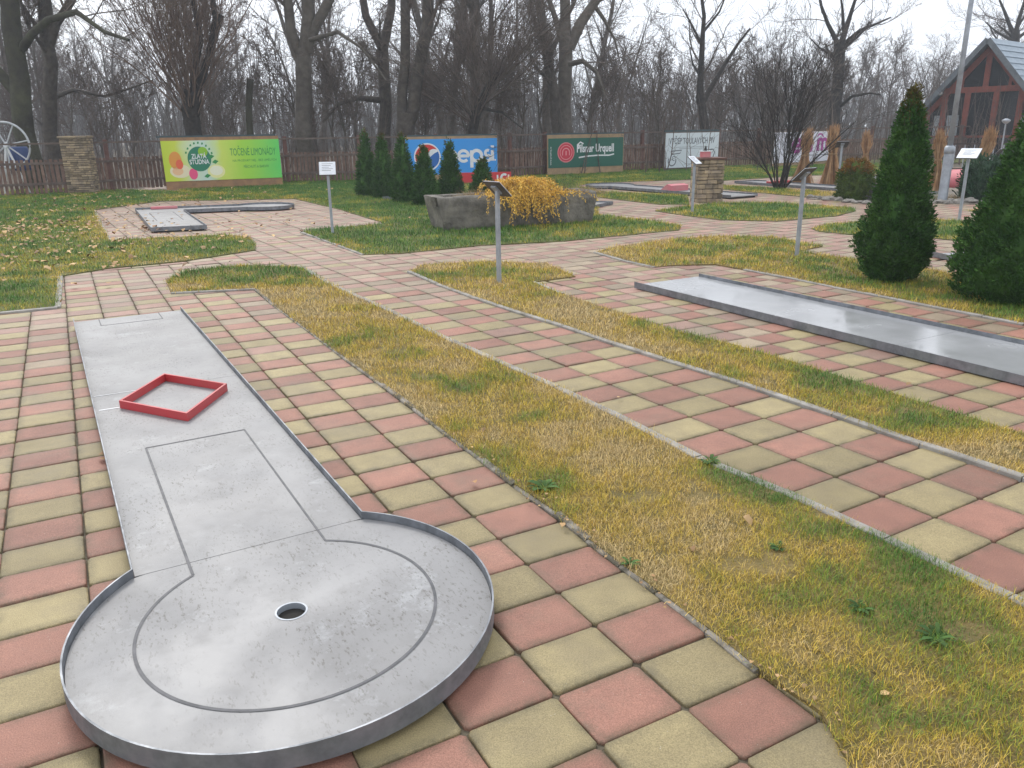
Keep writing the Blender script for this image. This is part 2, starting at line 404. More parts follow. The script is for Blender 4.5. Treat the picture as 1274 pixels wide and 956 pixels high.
mid_lawn = GP([(375, 290), (383, 287), (480, 279), (425, 262), (366, 248), (200, 251)]) + [(-9.5, 24.0), (-13, 31), (30, 50), (32, 44), (16.5, 34.0)] + GP([(1120, 212), (1120, 217), (1000, 219), (890, 226), (860, 224), (745, 228), (715, 232), (740, 236), (744, 256), (745, 268), (800, 274), (847, 281), (845, 287), (700, 301), (600, 306), (500, 316), (452, 318)])
wedge = GP([(738, 239), (800, 241), (855, 244), (858, 255), (820, 255), (760, 248), (744, 246)])
isl4 = GP([(815, 263), (858, 257), (900, 253), (966, 252.6), (1060, 259.4), (1065, 263), (1041, 269.4), (966, 276), (895.7, 274.4), (855.5, 269.4)])
isl5 = GP([(740, 315), (765, 308), (840, 298), (900.8, 294.5), (961, 295.8), (1023.8, 307), (993.7, 313.4), (1051, 322), (1100, 326), (1150, 334.7), (1200, 345), (1274, 362), (1400, 392), (1400, 438), (1274, 405), (1223, 395), (1160, 383), (1076, 366), (992.4, 349), (926, 336.5), (890, 330), (838, 331), (815, 333.5)])
isl6 = GP([(1009.5, 285), (1031.8, 279.6), (1073.7, 277), (1157.6, 273), (1218, 278.3), (1400, 290), (1400, 322), (1200, 301), (1157.6, 296.7), (1058, 292.7), (1018.7, 288.8)])
isl8 = GP([(1205, 263), (1240, 258), (1330, 258), (1330, 272), (1240, 268)])
strip9 = GP([(893, 231), (960, 234.5), (1040, 240), (1045, 245), (1005, 246), (940, 240), (897, 236)])
bed = GP([(1003, 248), (1045, 243), (1085, 238), (1115, 230), (1240, 232), (1300, 245), (1300, 254), (1236, 255), (1160, 254), (1090, 254)])

PATCH = [(570, 487, .22, .9), (545, 470, .3, .5), (398, 580, 0, 0), (860, 575, .3, .6), (980, 640, .5, .55), (1110, 705, .6, .5), (905, 600, .25, .8), (690, 600, .18, .7), (800, 625, .2, .4), (440, 432, .4, .4),
         (300, 342, .9, .9), (250, 338, .5, .8), (350, 340, .6, .6), (610, 340, .9, .75), (672, 368, .25, .8), (795, 407, .2, .7), (1005, 470, .22, .8), (1165, 515, .3, .7), (1010, 480, .3, .5),
         (890, 708, .15, .6), (1150, 800, .3, .5), (1050, 880, .35, .4), (920, 800, .2, .4), (640, 515, .4, .35), (1090, 345, .8, .5), (380, 400, .3, .3)]
PATCH = [(*ground_at(a, b), r, k) for a, b, r, k in PATCH if r > 0]


def patches(x, y):
    g = 0
    for px, py, r, k in PATCH:
        d = ((x - px) ** 2 + (y - py) ** 2) / (r * r); g = g + k * np.exp(-d * 1.5)
    return g


def in_poly(x, y, P):
    c = np.zeros(np.shape(x), bool); n = len(P); j = n - 1
    for i in range(n):
        xi, yi = P[i]; xj, yj = P[j]
        if yi != yj:
            c ^= ((yi > y) != (yj > y)) & (x < (xj - xi) * (y - yi) / (yj - yi) + xi)
        j = i
    return c


LAWNS = [('strip1', strip1, .24, 'lawn_straw'), ('strip2', strip2, .28, 'lawn_straw'), ('left', lawn_left, .86, 'lawn_green'), ('mid', mid_lawn, .92, 'lawn_green'), ('wedge', wedge, .9, 'lawn_green'),
         ('isl4', isl4, .78, 'lawn_green'), ('isl5', isl5, .58, 'lawn_straw'), ('isl6', isl6, .82, 'lawn_green'), ('isl8', isl8, .65, 'lawn_green'), ('strip9', strip9, .6, 'lawn_green')]

# ------------------------------------------------------------------ ground
g = MB(); g.add([(-260, -20, -.05), (260, -20, -.05), (260, 300, -.05), (-260, 300, -.05)], [(0, 1, 2, 3)])
tag(g.build('ground', M['litter']), kind='structure')
g = MB(); g.add([(-12.5, .2, -.014), (19, .2, -.014), (19, 34, -.014), (-12.5, 26, -.014)], [(0, 1, 2, 3)])
tag(g.build('paving_bed', M['joint']), kind='structure')


def edge_dist(x, y, P):
    d = np.full(np.shape(x), 1e9)
    for i in range(len(P)):
        a = np.array(P[i]); b = np.array(P[(i + 1) % len(P)]); ab = b - a
        t = np.clip(((x - a[0]) * ab[0] + (y - a[1]) * ab[1]) / (ab @ ab + 1e-9), 0, 1)
        d = np.minimum(d, np.hypot(x - a[0] - t * ab[0], y - a[1] - t * ab[1]))
    return d


def covered(x, y):
    """tile wholly under a lawn"""
    c = np.zeros(np.shape(x), bool)
    for _, P, _, _ in LAWNS:
        c |= in_poly(x, y, P) & (edge_dist(x, y, P) > .24)
    return c


spine1 = [(.5 * (a[0] + b[0]), .5 * (a[1] + b[1])) for a, b in ((s1_right[-1], s1_left[-1]), (s1_right[6], s1_left[12]), (s1_right[1], s1_left[1]))]
zoneA = [(-12, -1), (3, -1)] + spine1 + GP([(380, 341), (240, 327), (60, 341), (0, 352)]) + [(-12, 9)]
spine2 = [(.5 * (a[0] + b[0]), .5 * (a[1] + b[1])) for a, b in ((s2_low[-1], s2_up[-1]), (s2_low[8], s2_up[5]), (s2_low[3], s2_up[2]))]
zoneC = [(20, -1), (6, -1)] + spine2 + GP([(690, 340), (740, 318), (1000, 330)]) + [(20, 12)]


def pave(name, origin, ang, su, sv, keep, bounds, seed):
    r = np.random.default_rng(seed)
    i0, i1, j0, j1 = bounds
    I, J = np.meshgrid(np.arange(i0, i1), np.arange(j0, j1), indexing='ij'); I = I.ravel(); J = J.ravel()
    c, s = math.cos(ang), math.sin(ang)
    X = origin[0] + (I + .5) * su * c - (J + .5) * sv * s; Y = origin[1] + (I + .5) * su * s + (J + .5) * sv * c
    k = keep(X, Y) & (Y > .3) & (Y < 33) & (X > -12) & ~covered(X, Y)
    k &= (np.abs(X) < Y * .78 + 1.6)
    I, J, X, Y = I[k], J[k], X[k], Y[k]; n = len(I)
    gp = .0032; bv = .0075; jit = lambda a: r.normal(0, a, n)
    dx, dy, rot, dz = jit(.0015), jit(.0015), jit(.004), jit(.0015)
    tx, ty = jit(.003), jit(.003)
    hu, hv = su / 2 - gp, sv / 2 - gp
    cu = .012
    ring = []
    def oct_(ins, z):
        a, b = hu - ins, hv - ins
        return [(-a + cu, -b, z), (a - cu, -b, z), (a, -b + cu, z), (a, b - cu, z), (a - cu, b, z), (-a + cu, b, z), (-a, b - cu, z), (-a, -b + cu, z)]
    prof = oct_(0, -.03) + oct_(0, -bv * .7) + oct_(bv * .35, -bv * .22) + oct_(bv, 0) + oct_(.042, .0004)
    loc = np.array(prof)                                  # 40 verts
    V = np.zeros((n, 40, 3))
    lc, ls = np.cos(ang + rot)[:, None], np.sin(ang + rot)[:, None]
    V[:, :, 0] = (X + dx)[:, None] + loc[None, :, 0] * lc - loc[None, :, 1] * ls
    V[:, :, 1] = (Y + dy)[:, None] + loc[None, :, 0] * ls + loc[None, :, 1] * lc
    V[:, :, 2] = loc[None, :, 2] + dz[:, None] + loc[None, :, 0] * tx[:, None] + loc[None, :, 1] * ty[:, None]
    q = []
    for k_ in range(4):
        for j in range(8): q.append((k_ * 8 + j, k_ * 8 + (j + 1) % 8, k_ * 8 + 8 + (j + 1) % 8, k_ * 8 + 8 + j))
    q += [(32, 33, 38, 39), (33, 34, 37, 38), (34, 35, 36, 37)]
    q = np.array(q)
    Q = (np.arange(n)[:, None, None] * 40 + q[None]).reshape(-1, 4)
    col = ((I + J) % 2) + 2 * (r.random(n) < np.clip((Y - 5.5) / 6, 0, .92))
    o = np_mesh(name, V.reshape(-1, 3), Q, mats=[M['pave_pink'], M['pave_yellow'], M['pave_pink_worn'], M['pave_yellow_worn']], mi=np.repeat(col, len(q)), attrs={'edge': np.tile(np.repeat([1., 1., 1., .85, 0.], 8), n)})
    tag(o, kind='structure'); return o


A_O, A_ANG, A_SU, A_SV = (.004, 2.235), .499, .3073, .238
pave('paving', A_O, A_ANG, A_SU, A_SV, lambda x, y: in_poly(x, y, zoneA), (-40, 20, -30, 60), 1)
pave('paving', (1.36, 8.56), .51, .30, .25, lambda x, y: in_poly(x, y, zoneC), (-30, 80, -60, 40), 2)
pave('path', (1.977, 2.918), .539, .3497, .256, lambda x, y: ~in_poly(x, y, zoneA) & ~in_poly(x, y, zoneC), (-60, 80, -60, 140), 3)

gb = MB(); gb.prism(bed, -.03, .02); tag(gb.build('gravel_bed', M['gravel']), kind='structure')
for nm, P, gr, mt in LAWNS:
    z = .012
    b = MB(); b.prism(P, -.04, z + {'left': .004, 'mid': 0}.get(nm, 0)); tag(b.build('lawn', M[mt]), kind='structure')


def kerb(P, wd=.05, top=.010, off=0., mt='kerb'):
    """thin concrete edging laid in one-metre pieces along a polyline"""
    P = [np.array(p) for p in P]; b = MB()
    acc = []
    for a, c in zip(P[:-1], P[1:]):
        L_ = np.linalg.norm(c - a); k = max(1, round(L_ / 1.0)); 
        for i in range(k):
            p = a + (c - a) * i / k; q = a + (c - a) * (i + 1) / k; d = (q - p) / np.linalg.norm(q - p); n = np.array([-d[1], d[0]])
            p = p + n * off + d * .003; q = q + n * off - d * .003; h = top + random.uniform(-.003, .004)
            w2 = wd / 2; bv = .005
            sec = [(-w2, -.05), (-w2, h - bv), (-w2 + bv, h), (w2 - bv, h), (w2, h - bv), (w2, -.05)]
            vs = [(e[0] + n[0] * u, e[1] + n[1] * u, z) for e in (p, q) for u, z in sec]
            b.add(vs, [(j, j + 1, 7 + j, 6 + j) for j in range(5)] + [(5, 4, 3, 2, 1, 0), (6, 7, 8, 9, 10, 11)])
    o = b.build('kerb', M[mt]); tag(o, kind='structure'); return o


kerb(s1_right, .055, .020); kerb(s1_left[:-3], .040, .010, mt='kerb_dirty'); kerb(s2_low, .05, .019)
kerb(GP([(0, 391), (72, 384), (75, 345)]), .06, .018)
kerb(GP([(213, 366), (318, 361)]), .045, .016)
kerb(GP([(137, 300), (117, 262)]), .05, .016); kerb(GP([(375, 290), (415, 304), (452, 318)]), .05, .017)
kerb(GP([(740, 315), (775, 325), (815, 333.5)]), .05, .016); kerb(GP([(926, 336.5), (992.4, 349), (1076, 366), (1160, 383), (1223, 395), (1274, 405)]), .05, .016)
kerb(GP([(664, 352), (700, 367)]), .045, .016)


# ------------------------------------------------------------------ grass blades
def make_grass():
    Vs, Gs = [], []
    r = np.random.default_rng(3)
    for nm, P, gr, _ in LAWNS:
        P = np.array(P); x0, y0 = P.min(0); x1, y1 = P.max(0)
        x0 = max(x0, -16); x1 = min(x1, 22); y0 = max(y0, .9); y1 = min(y1, 36)
        # bands of depth: density falls and blades grow with distance
        ys = [y0]
        while ys[-1] < y1: ys.append(min(y1, ys[-1] * 1.12 + .15))
        for ya, yb in zip(ys[:-1], ys[1:]):
            d = .5 * (ya + yb); m = np.clip(d / 4.0, .85, 3.6)
            xm = .70 * yb + .9
            xa, xb = max(x0, -xm), min(x1, xm)
            if xb <= xa: continue
            dens = 17000 / m ** 2.05
            n = int((xb - xa) * (yb - ya) * dens)
            x = r.uniform(xa, xb, n); y = r.uniform(ya, yb, n)
            jx, jy = r.normal(0, .018, n), r.normal(0, .018, n); k = in_poly(x + jx, y + jy, [tuple(p) for p in P]); x, y = x[k], y[k]; n = len(x)
            if n == 0: continue
            ed = edge_dist(x, y, [tuple(p) for p in P])
            f = fnoise(x, y, .9 if gr < .5 else 2.5); f2 = fnoise(x + 50, y, .34)
            g = gr + (f - .5) * (1.3 if gr < .5 else .9) + (f2 - .5) * 1.35 + patches(x, y) * .6 + r.normal(0, .14, n)
            if nm == 'strip1': g += np.clip((4.6 - y) / 2.2, 0, 1) * .10 * (.4 + 1.2 * fnoise(x - 5, y + 3, .6))
            if gr > .5: g -= np.exp(-ed / .25) * .28
            bare = (fnoise(x + 9, y + 77, .22) > .71) & (r.random(n) < .75)
            x, y, g, ed, f2 = x[~bare], y[~bare], g[~bare], ed[~bare], f2[~bare]; n = len(x)
            L = r.uniform(.014, .042, n) * (m ** .5) * (.75 + .6 * f2) * np.where(g > .6, 1.15, 1.)
            wd = r.uniform(.0013, .0026, n) * m
            az = r.uniform(0, 2 * np.pi, n); lean = r.uniform(.3, 1.45, n)
            dx, dy = np.cos(az), np.sin(az); px, py = -dy, dx
            z0 = .010
            hx = np.sin(lean * .6) * L * .5; hz = np.cos(lean * .6) * L * .5
            tx = hx + np.sin(lean) * L * .5; tz = np.maximum(hz + np.cos(lean) * L * .5, .006)
            V = np.zeros((n, 5, 3))
            V[:, 0] = np.stack([x - px * wd / 2, y - py * wd / 2, np.full(n, z0)], -1)
            V[:, 1] = np.stack([x + px * wd / 2, y + py * wd / 2, np.full(n, z0)], -1)
            V[:, 2] = np.stack([x + dx * hx + px * wd * .42, y + dy * hx + py * wd * .42, z0 + hz], -1)
            V[:, 3] = np.stack([x + dx * hx - px * wd * .42, y + dy * hx - py * wd * .42, z0 + hz], -1)
            V[:, 4] = np.stack([x + dx * tx, y + dy * tx, z0 + tz], -1)
            Vs.append(V.reshape(-1, 3)); Gs.append(np.repeat(np.clip(g, 0, 1), 5))
    V = np.concatenate(Vs); n = len(V) // 5
    b = np.arange(n) * 5
    Q = np.stack([b, b + 1, b + 2, b + 3], -1); T = np.stack([b + 3, b + 2, b + 4], -1)
    o = np_mesh('grass', V, Q, T, mats=M['grass'], attrs={'green': np.concatenate(Gs)})
    print('grass blades', n)
    tag(o, 'short winter grass, straw yellow with green patches, on the lawns between the paths', 'grass', kind='stuff')


make_grass()


# ------------------------------------------------------------------ fallen leaves
def make_leaves():
    r = np.random.default_rng(5); pts = []
    cl = [(40, 300, 1.9, 260), (45, 285, .9, 120), (60, 330, 1.5, 80), (130, 300, 1.3, 60), (110, 245, 2.0, 150), (25, 290, 1.5, 80), (210, 290, 1.2, 40), (60, 262, 2.2, 120), (350, 240, 3., 25), (250, 242, 2.5, 30), (470, 262, 2., 12), (150, 262, 1.5, 40)]
    for a, b, s, n in cl:
        c = ground_at(a, b)
        for _ in range(n): pts.append((c[0] + r.normal(0, s), c[1] + r.normal(0, s * 1.1), .045, r.uniform(.05, .10)))
    for _ in range(90):                                           # the odd leaf or crumb near the kerbs
        i = r.integers(0, len(s1_left) - 1); t = r.random(); p = np.array(s1_left[i]) * (1 - t) + np.array(s1_left[i + 1]) * t
        pts.append((p[0] + r.normal(0, .03), p[1] + r.normal(0, .03), .022, r.uniform(.008, .02)))
    for a, b in ((770, 498), (655, 372), (130, 575), (450, 420), (1130, 482), (590, 605), (280, 460), (128, 572), (1085, 434), (700, 660), (860, 690), (1015, 300), (545, 880), (1100, 870), (930, 655), (600, 540)):
        p = ground_at(a, b); pts.append((p[0], p[1], .02, r.uniform(.025, .05)))
    Vs = []; Q = []
    for (x, y, z, s) in pts:
        if in_poly(np.array([x]), np.array([y]), lawn_left + [])[0] is np.False_ and s > .06 and y < 15: pass
        az = r.uniform(0, 6.28); b = len(Vs); c_, s_ = math.cos(az), math.sin(az); curl = r.uniform(.1, .5) * s; tl = r.normal(0, .25)
        for u, v, h in ((-.5, 0, 0), (-.15, .42, curl), (.3, .3, curl * .7), (.55, 0, curl * .3), (.3, -.3, curl), (-.15, -.42, curl * .6)):
            Vs.append((x + (u * c_ - v * s_) * s, y + (u * s_ + v * c_) * s, z + h + u * s * tl))
        Q += [(b, b + 1, b + 4, b + 5), (b + 1, b + 2, b + 3, b + 4)]
    o = np_mesh('fallen_leaves', np.array(Vs), np.array(Q), mats=M['leaf'])
    tag(o, 'dry brown and yellow leaves scattered over the lawns, thickest by the left fence', 'leaves', kind='stuff')


make_leaves()


# ------------------------------------------------------------------ golf lanes
def offset_poly(P, d):
    """move a counter-clockwise outline outwards by d"""
    P = [np.array(p, float) for p in P]; n = len(P); out = []
    for i in range(n):
        a = P[i] - P[i - 1]; b = P[(i + 1) % n] - P[i]; a /= np.linalg.norm(a); b /= np.linalg.norm(b)
        na = np.array([a[1], -a[0]]); nb = np.array([b[1], -b[0]]); m = na + nb; k = m @ m
        out.append(P[i] + m * (2 * d / k if k > .3 else d))
    return out


def rim_mesh(P, open_edges=(), z0=.026, z1=.095, th=.006):
    """upright steel strip round outline P (ccw); edges listed in open_edges get none"""
    n = len(P); O = offset_poly(P, th); b = MB()
    for i in range(n):
        if i in open_edges: continue
        j = (i + 1) % n
        vs = [(*P[i], z0), (*P[j], z0), (*O[j], z0), (*O[i], z0), (*P[i], z1), (*P[j], z1), (*O[j], z1), (*O[i], z1)]
        b.add(vs, [(0, 1, 5, 4), (2, 3, 7, 6), (4, 5, 6, 7), (3, 2, 1, 0), (0, 4, 7, 3), (1, 2, 6, 5)])
    return b


def circle_outline(R=.7, hw=.45, n=72):
    """ccw arc round (0,0) from right junction round the near side to the left junction; chord at y = +sqrt(R^2-hw^2)"""
    a0 = math.asin(math.sqrt(R * R - hw * hw) / R)
    return [(R * math.cos(a0 - t), R * math.sin(a0 - t)) for t in np.linspace(0, math.pi + 2 * a0, n)][::-1]


def strip_line(b, p, q, wd, z, h=.0012):
    p = np.array(p, float); q = np.array(q, float); d = (q - p) / np.linalg.norm(q - p); n = np.array([-d[1], d[0]]) * wd / 2
    vs = [(*(p - n), z), (*(q - n), z), (*(q + n), z), (*(p + n), z)]
    vs += [(x, y, z + h) for x, y, _ in vs]
    b.add(vs, [(0, 1, 5, 4), (1, 2, 6, 5), (2, 3, 7, 6), (3, 0, 4, 7), (4, 5, 6, 7)])


def lane_round(name, loc, rz, label, L=5.014, wet=False, detail=True, surf=.06, mt=None):
    """straight lane ending in a round target area; origin at the hole"""
    root = empty(name, loc, rz, label, 'golf lane', 'concrete-grey minigolf lanes')
    R, hw = .7, .45; y0 = math.sqrt(R * R - hw * hw); y1 = y0 + L
    arc = circle_outline()                                         # from left junction ccw to right junction
    out = arc + [(hw, y1), (-hw, y1)]
    n = len(out)
    rim_mesh(out, open_edges=(n - 2,) , z1=.094).build('rim', M['rim'], root)
    # plates: target plate with a real hole, then straight plates
    mt = mt or M['lane']; g2 = .0018; hr = .05
    K = 96; ang = [2 * math.pi * k / K for k in range(K)]; ins, ots = [], []
    for a in ang:
        rr = R - .002
        if math.sin(a) > 0 and rr * math.sin(a) > y0 - g2: rr = (y0 - g2) / math.sin(a)
        ots.append((rr * math.cos(a), rr * math.sin(a))); ins.append((hr * math.cos(a), hr * math.sin(a)))
    md = [((i[0] * .72 + o[0] * .28), (i[1] * .72 + o[1] * .28)) for i, o in zip(ins, ots)]
    vs = [(*p, surf) for p in ins] + [(*p, surf) for p in md] + [(*p, surf) for p in ots] + [(*p, surf - .02) for p in ots] + [(*p, surf - .02) for p in ins]
    fs = []
    for k in range(K):
        j = (k + 1) % K
        fs += [(k, K + k, K + j, j), (K + k, 2 * K + k, 2 * K + j, K + j), (2 * K + k, 3 * K + k, 3 * K + j, 2 * K + j), (4 * K + k, k, j, 4 * K + j)]
    b = MB(); b.add(vs, fs); b.build('target_plate', mt, root)
    ys = [y0, y0 + L / 2, y1] if L > 3 else [y0, y1]
    for a, c in zip(ys[:-1], ys[1:]):
        b = MB(); b.box(-hw + .002, hw - .002, a + g2, c - g2, surf - .02, surf); b.build('plate', mt, root)
    # solid block under the plates, its near-black colour standing for shade in the gap
    b = MB(); b.box(-hw + .03, hw - .03, y0, y1 - .04, .0, surf - .021)
    b.lathe([(R - .06, 0), (R - .06, surf - .0215)], 40); b.build('base_frame', M['gap'], root)
    cup = MB(); k = 28
    cup.add([(math.cos(t) * r_, math.sin(t) * r_, z) for r_, z in ((.056, surf + .0015), (.0495, surf + .0015), (.0495, .028)) for t in np.linspace(0, 2 * math.pi, k, endpoint=False)],
            [(i * k + j, i * k + (j + 1) % k, (i + 1) * k + (j + 1) % k, (i + 1) * k + j) for i in range(2) for j in range(k)] + [tuple(2 * k + j for j in range(k))])
    cup.build('cup', M['galv'], root)
    if detail:
        z = surf + .0008; b = MB(); w_ = .011
        r2 = .5; t0 = math.asin(.41 / r2 if .41 < r2 else 1); yj = math.sqrt(r2 * r2 - .25 ** 2)
        a0 = math.atan2(yj, .256)
        ts = np.linspace(a0, a0 - (math.pi + 2 * a0) - 0, 90); ts = np.linspace(math.pi - a0, 2 * math.pi + a0, 90)
        pin = [((r2 - w_ / 2) * math.cos(t), (r2 - w_ / 2) * math.sin(t)) for t in ts]; po = [((r2 + w_ / 2) * math.cos(t), (r2 + w_ / 2) * math.sin(t)) for t in ts]
        m_ = len(ts); b.add([(*p, z + .0012) for p in pin] + [(*p, z + .0012) for p in po], [(i, m_ + i, m_ + i + 1, i + 1)[::-1] for i in range(m_ - 1)])
        strip_line(b, (-.256, yj), (-.256, 1.921), w_, z); strip_line(b, (.256, yj), (.256, 1.921), w_ * .8, z)
        strip_line(b, (-.256, 1.921), (.256, 1.921), w_, z)
        b.build('line_marking', M['mark'], root); b = MB()
        for s in (-1, 1): strip_line(b, (s * .252, 5.25), (s * .252, y1 - .01), .009, z)
        strip_line(b, (-.252, 5.25), (.252, 5.25), .006, z)
        b.build('start_marking', M['mark'], root)
        b = MB(); strip_line(b, (-.43, 2.735), (-.315, 2.732), .012, z); b.build('scratch', M['white'], root)
        b = MB(); strip_line(b, (-.44, 3.05), (-.1, 3.045), .006, z); b.build('scratch', M['white'], root)
    return root


LA = .519
lane1 = lane_round('golf_lane', (-.781, 2.403), LA, 'large grey golf lane with round end and dark guide lines in the foreground')
L1 = lambda u, v: np.array([-.781 + u * math.cos(LA) - v * math.sin(LA), 2.403 + u * math.sin(LA) + v * math.cos(LA)])

# the red diamond frame lying on it
dd = empty('diamond_obstacle', (*L1(0.004, 2.71), .0613), LA, 'open red metal diamond frame lying on the foreground golf lane', 'obstacle')
P = [(0, -.475), (.318, 0), (0, .475), (-.318, 0)]
b = rim_mesh(offset_poly(P, -.014), (), 0, .050, .014); b.build('frame', M['red'], dd)


def lane_straight(loc, rz, L, label, hw=.45, plates=2, mt=None, open_far=True, marks=True, extra=None, rimz=.075):
    """straight lane from (0,0) along +y"""
    root = empty('golf_lane', loc, rz, label, 'golf lane', 'concrete-grey minigolf lanes')
    out = [(-hw, 0), (hw, 0), (hw, L), (-hw, L)]
    rim_mesh(out, (2,) if open_far else (), z0=.008, z1=rimz).build('rim', M['rim'], root)
    for k in range(plates):
        b = MB(); b.box(-hw + .002, hw - .002, L * k / plates + .0018, L * (k + 1) / plates - .0018, .02, .042); b.build('plate', mt or M['lane'], root)
    b = MB(); b.box(-hw + .03, hw - .03, .03, L - .04, 0, .019); b.build('base_frame', M['gap'], root)  # filler block, the shade under the lane put into its colour
    return root


# lane 2 (wet, at the right): start end at the far left, running towards the right foreground
e0 = ground_at(790, 357, .02); e1 = ground_at(1274, 478, .02); dv = (e1 - e0) / np.linalg.norm(e1 - e0); nv = np.array([-dv[1], dv[0]])
L2end = e0 + nv * .45 + dv * 6.1
rz2 = math.atan2(-dv[1], -dv[0]) - math.pi / 2
o2 = lane_straight(L2end, rz2, 6.1, 'rain-wet grey straight lane mirroring the sky, between the two narrow right lawns', mt=M['lane_wet'])
# lane 4 with round end (far, right of the trough) – hole end at the far left
a = ground_at(741, 231); c = ground_at(960, 246.5)
a = np.array([2.95, 23.9]); c = np.array([5.85, 19.2]); dv = (c - a) / np.linalg.norm(c - a)
lane4 = lane_round('golf_lane', (*a,), math.atan2(dv[1], dv[0]) - math.pi / 2, 'long grey lane with round end passing behind the short stone pillar', L=4.6, detail=False)
p = a + dv * 2.7
ro = empty('ramp_obstacle', (*p, .0613), math.atan2(dv[1], dv[0]) - math.pi / 2, 'pale pink wedge ramp standing on the lane left of the short stone pillar', 'obstacle')
b = MB(); b.add([(-.3, -.22, 0), (.3, -.22, 0), (.3, .22, 0), (-.3, .22, 0), (-.3, .06, .17), (.3, .06, .17), (.3, .22, .14), (-.3, .22, .14)],
                [(3, 2, 1, 0), (0, 1, 5, 4), (4, 5, 6, 7), (7, 6, 2, 3), (0, 4, 7, 3), (1, 2, 6, 5)]); b.build('wedge', M['pink'], ro)
# lane 5
a = ground_at(914, 228.5); c = ground_at(1041, 238); dv = (c - a) / np.linalg.norm(c - a); nv = np.array([-dv[1], dv[0]])
a = a + nv * .45
o5 = lane_straight((a + dv * 6.2), math.atan2(-dv[1], -dv[0]) - math.pi / 2, 6.2, 'grey straight lane behind the many-stemmed bare shrub', open_far=False)
p = a + dv * 1.35
ro = empty('block_obstacle', (*p, .0613), math.atan2(dv[1], dv[0]) - math.pi / 2, 'low red bar obstacle on the lane left of the bare shrub', 'obstacle')
b = MB(); b.box(-.36, .36, -.12, .12, 0, .07, bev=.01); b.build('bar', M['red'], ro)
# lane 6, poking out behind the trough
c = ground_at(776, 257.5); dv = np.array([math.sin(math.radians(38)), -math.cos(math.radians(38))])
c = np.array(ground_at(758, 257.5)); 
lane_straight((c[0] - .1, c[1] + .1), math.radians(58), 6.0, 'grey lane end showing behind the right end of the stone trough', open_far=False)
# lane 7, between the two big conifers
e = ground_at(1158, 318, .02); dv = (ground_at(1196, 326, .02) - e); dv /= np.linalg.norm(dv); nv = np.array([-dv[1], dv[0]])
lane_straight(e + nv * .45 + dv * 6.1, math.atan2(-dv[1], -dv[0]) - math.pi / 2, 6.1, 'pale lane seen between the two big dark conifers', mt=M['lane_wet'])
# lane 8, behind the round bush
e = ground_at(1080, 224.5); f_ = ground_at(1150, 231); dv = (f_ - e) / np.linalg.norm(f_ - e); nv = np.array([-dv[1], dv[0]])
lane_straight(e + nv * .45 + dv * 5.6 - dv * 1.5, math.atan2(-dv[1], -dv[0]) - math.pi / 2, 5.6, 'far grey lane just behind the round orange-topped bush', open_far=False)
# red hump obstacle on a hidden lane by the lamp post
p = ground_at(1192, 233)
ro = empty('hump_obstacle', (*p, 0), .3, 'low domed red and pink obstacle on the grass right of the lamp post', 'obstacle')
b = MB(); prof = [(.62, .0), (.62, .22), (.56, .30), (.42, .38), (.22, .43), (.02, .45)]
b.lathe(prof, 20); b.build('dome', M['pink'], ro, True); b = MB(); b.lathe([(.40, .392), (.33, .43), (.02, .462)], 20, (.12, .1, 0)); b.build('cap', M['red'], ro, True)

# lane 3, angled (upper left)
O = ground_at(168, 259, .10); a1 = ground_at(187, 284, .06) - O; a1 /= np.linalg.norm(a1)
b1 = np.array([-a1[1], a1[0]])
bb1 = np.array([.955, .297])
r3 = empty('golf_lane', (*O, 0), math.atan2(bb1[1], bb1[0]), 'angled grey lane with bent corner and round end below the yellow and green banner', 'golf lane', 'concrete-grey minigolf lanes')
W3, LA3, LB3 = .92, 4.55, 2.7
cx, cy, R3 = LB3 - .0, -W3 / 2, .66
a0 = math.asin(.46 / R3)
arc = [(cx - R3 * math.cos(t), cy - R3 * math.sin(t)) for t in np.linspace(a0, 2 * math.pi - a0, 48)]
jx = arc[0][0]
out = [(0, 0), (0, -LA3), (W3, -LA3), (W3, -W3)] + arc
rim_mesh(out, (), z1=.10).build('rim', M['rim'], r3)
b = MB(); b.box(.002, W3 - .002, -LA3 + .002, -W3 - .002, .04, .06); b.build('plate', M['lane'], r3)
b = MB(); b.box(.002, jx - .002, -W3 + .002, -.002, .04, .06); b.build('plate', M['lane'], r3)
b = MB(); b.prism([(cx + (x - cx) * .995, cy + (y - cy) * .995) for x, y in arc], .04, .0605); b.build('target_plate', M['lane'], r3)
b = MB(); b.box(.04, W3 - .04, -LA3 + .05, -W3, 0, .039); b.box(W3, jx, -W3 + .05, -.05, 0, .039); b.build('base_frame', M['gap'], r3)  # both arms filled below with the painted gap shade
b = MB()
for u in (.22, .70): strip_line(b, (u, -2.9), (u, -.95), .02, .061)
strip_line(b, (.22, -.95), (.7, -.95), .02, .061); b.build('line_marking', M['mark'], r3)
for u in (.22, .70): b = MB(); strip_line(b, (u, -LA3 + .05), (u, -LA3 + .5), .02, .061); b.build('start_marking', M['mark'], r3)
ex, ey = bb1, np.array([-bb1[1], bb1[0]]); sh = np.array([a1 @ ex, a1 @ ey])      # the start arm meets the long arm at about eighty degrees
for ch in r3.children:
    for v_ in ch.data.vertices:
        y_ = -v_.co.y; v_.co.x += y_ * sh[0]; v_.co.y = y_ * sh[1]
q = O + bb1 * .6 + a1 * .10
ro = empty('bar_obstacle', (*q, .0613), math.atan2(bb1[1], bb1[0]), 'faded red bar in the far corner of the angled lane', 'obstacle')
b = MB(); b.box(-.28, .28, -.05, .04, 0, .06, bev=.01); b.build('bar', M['pink'], ro)


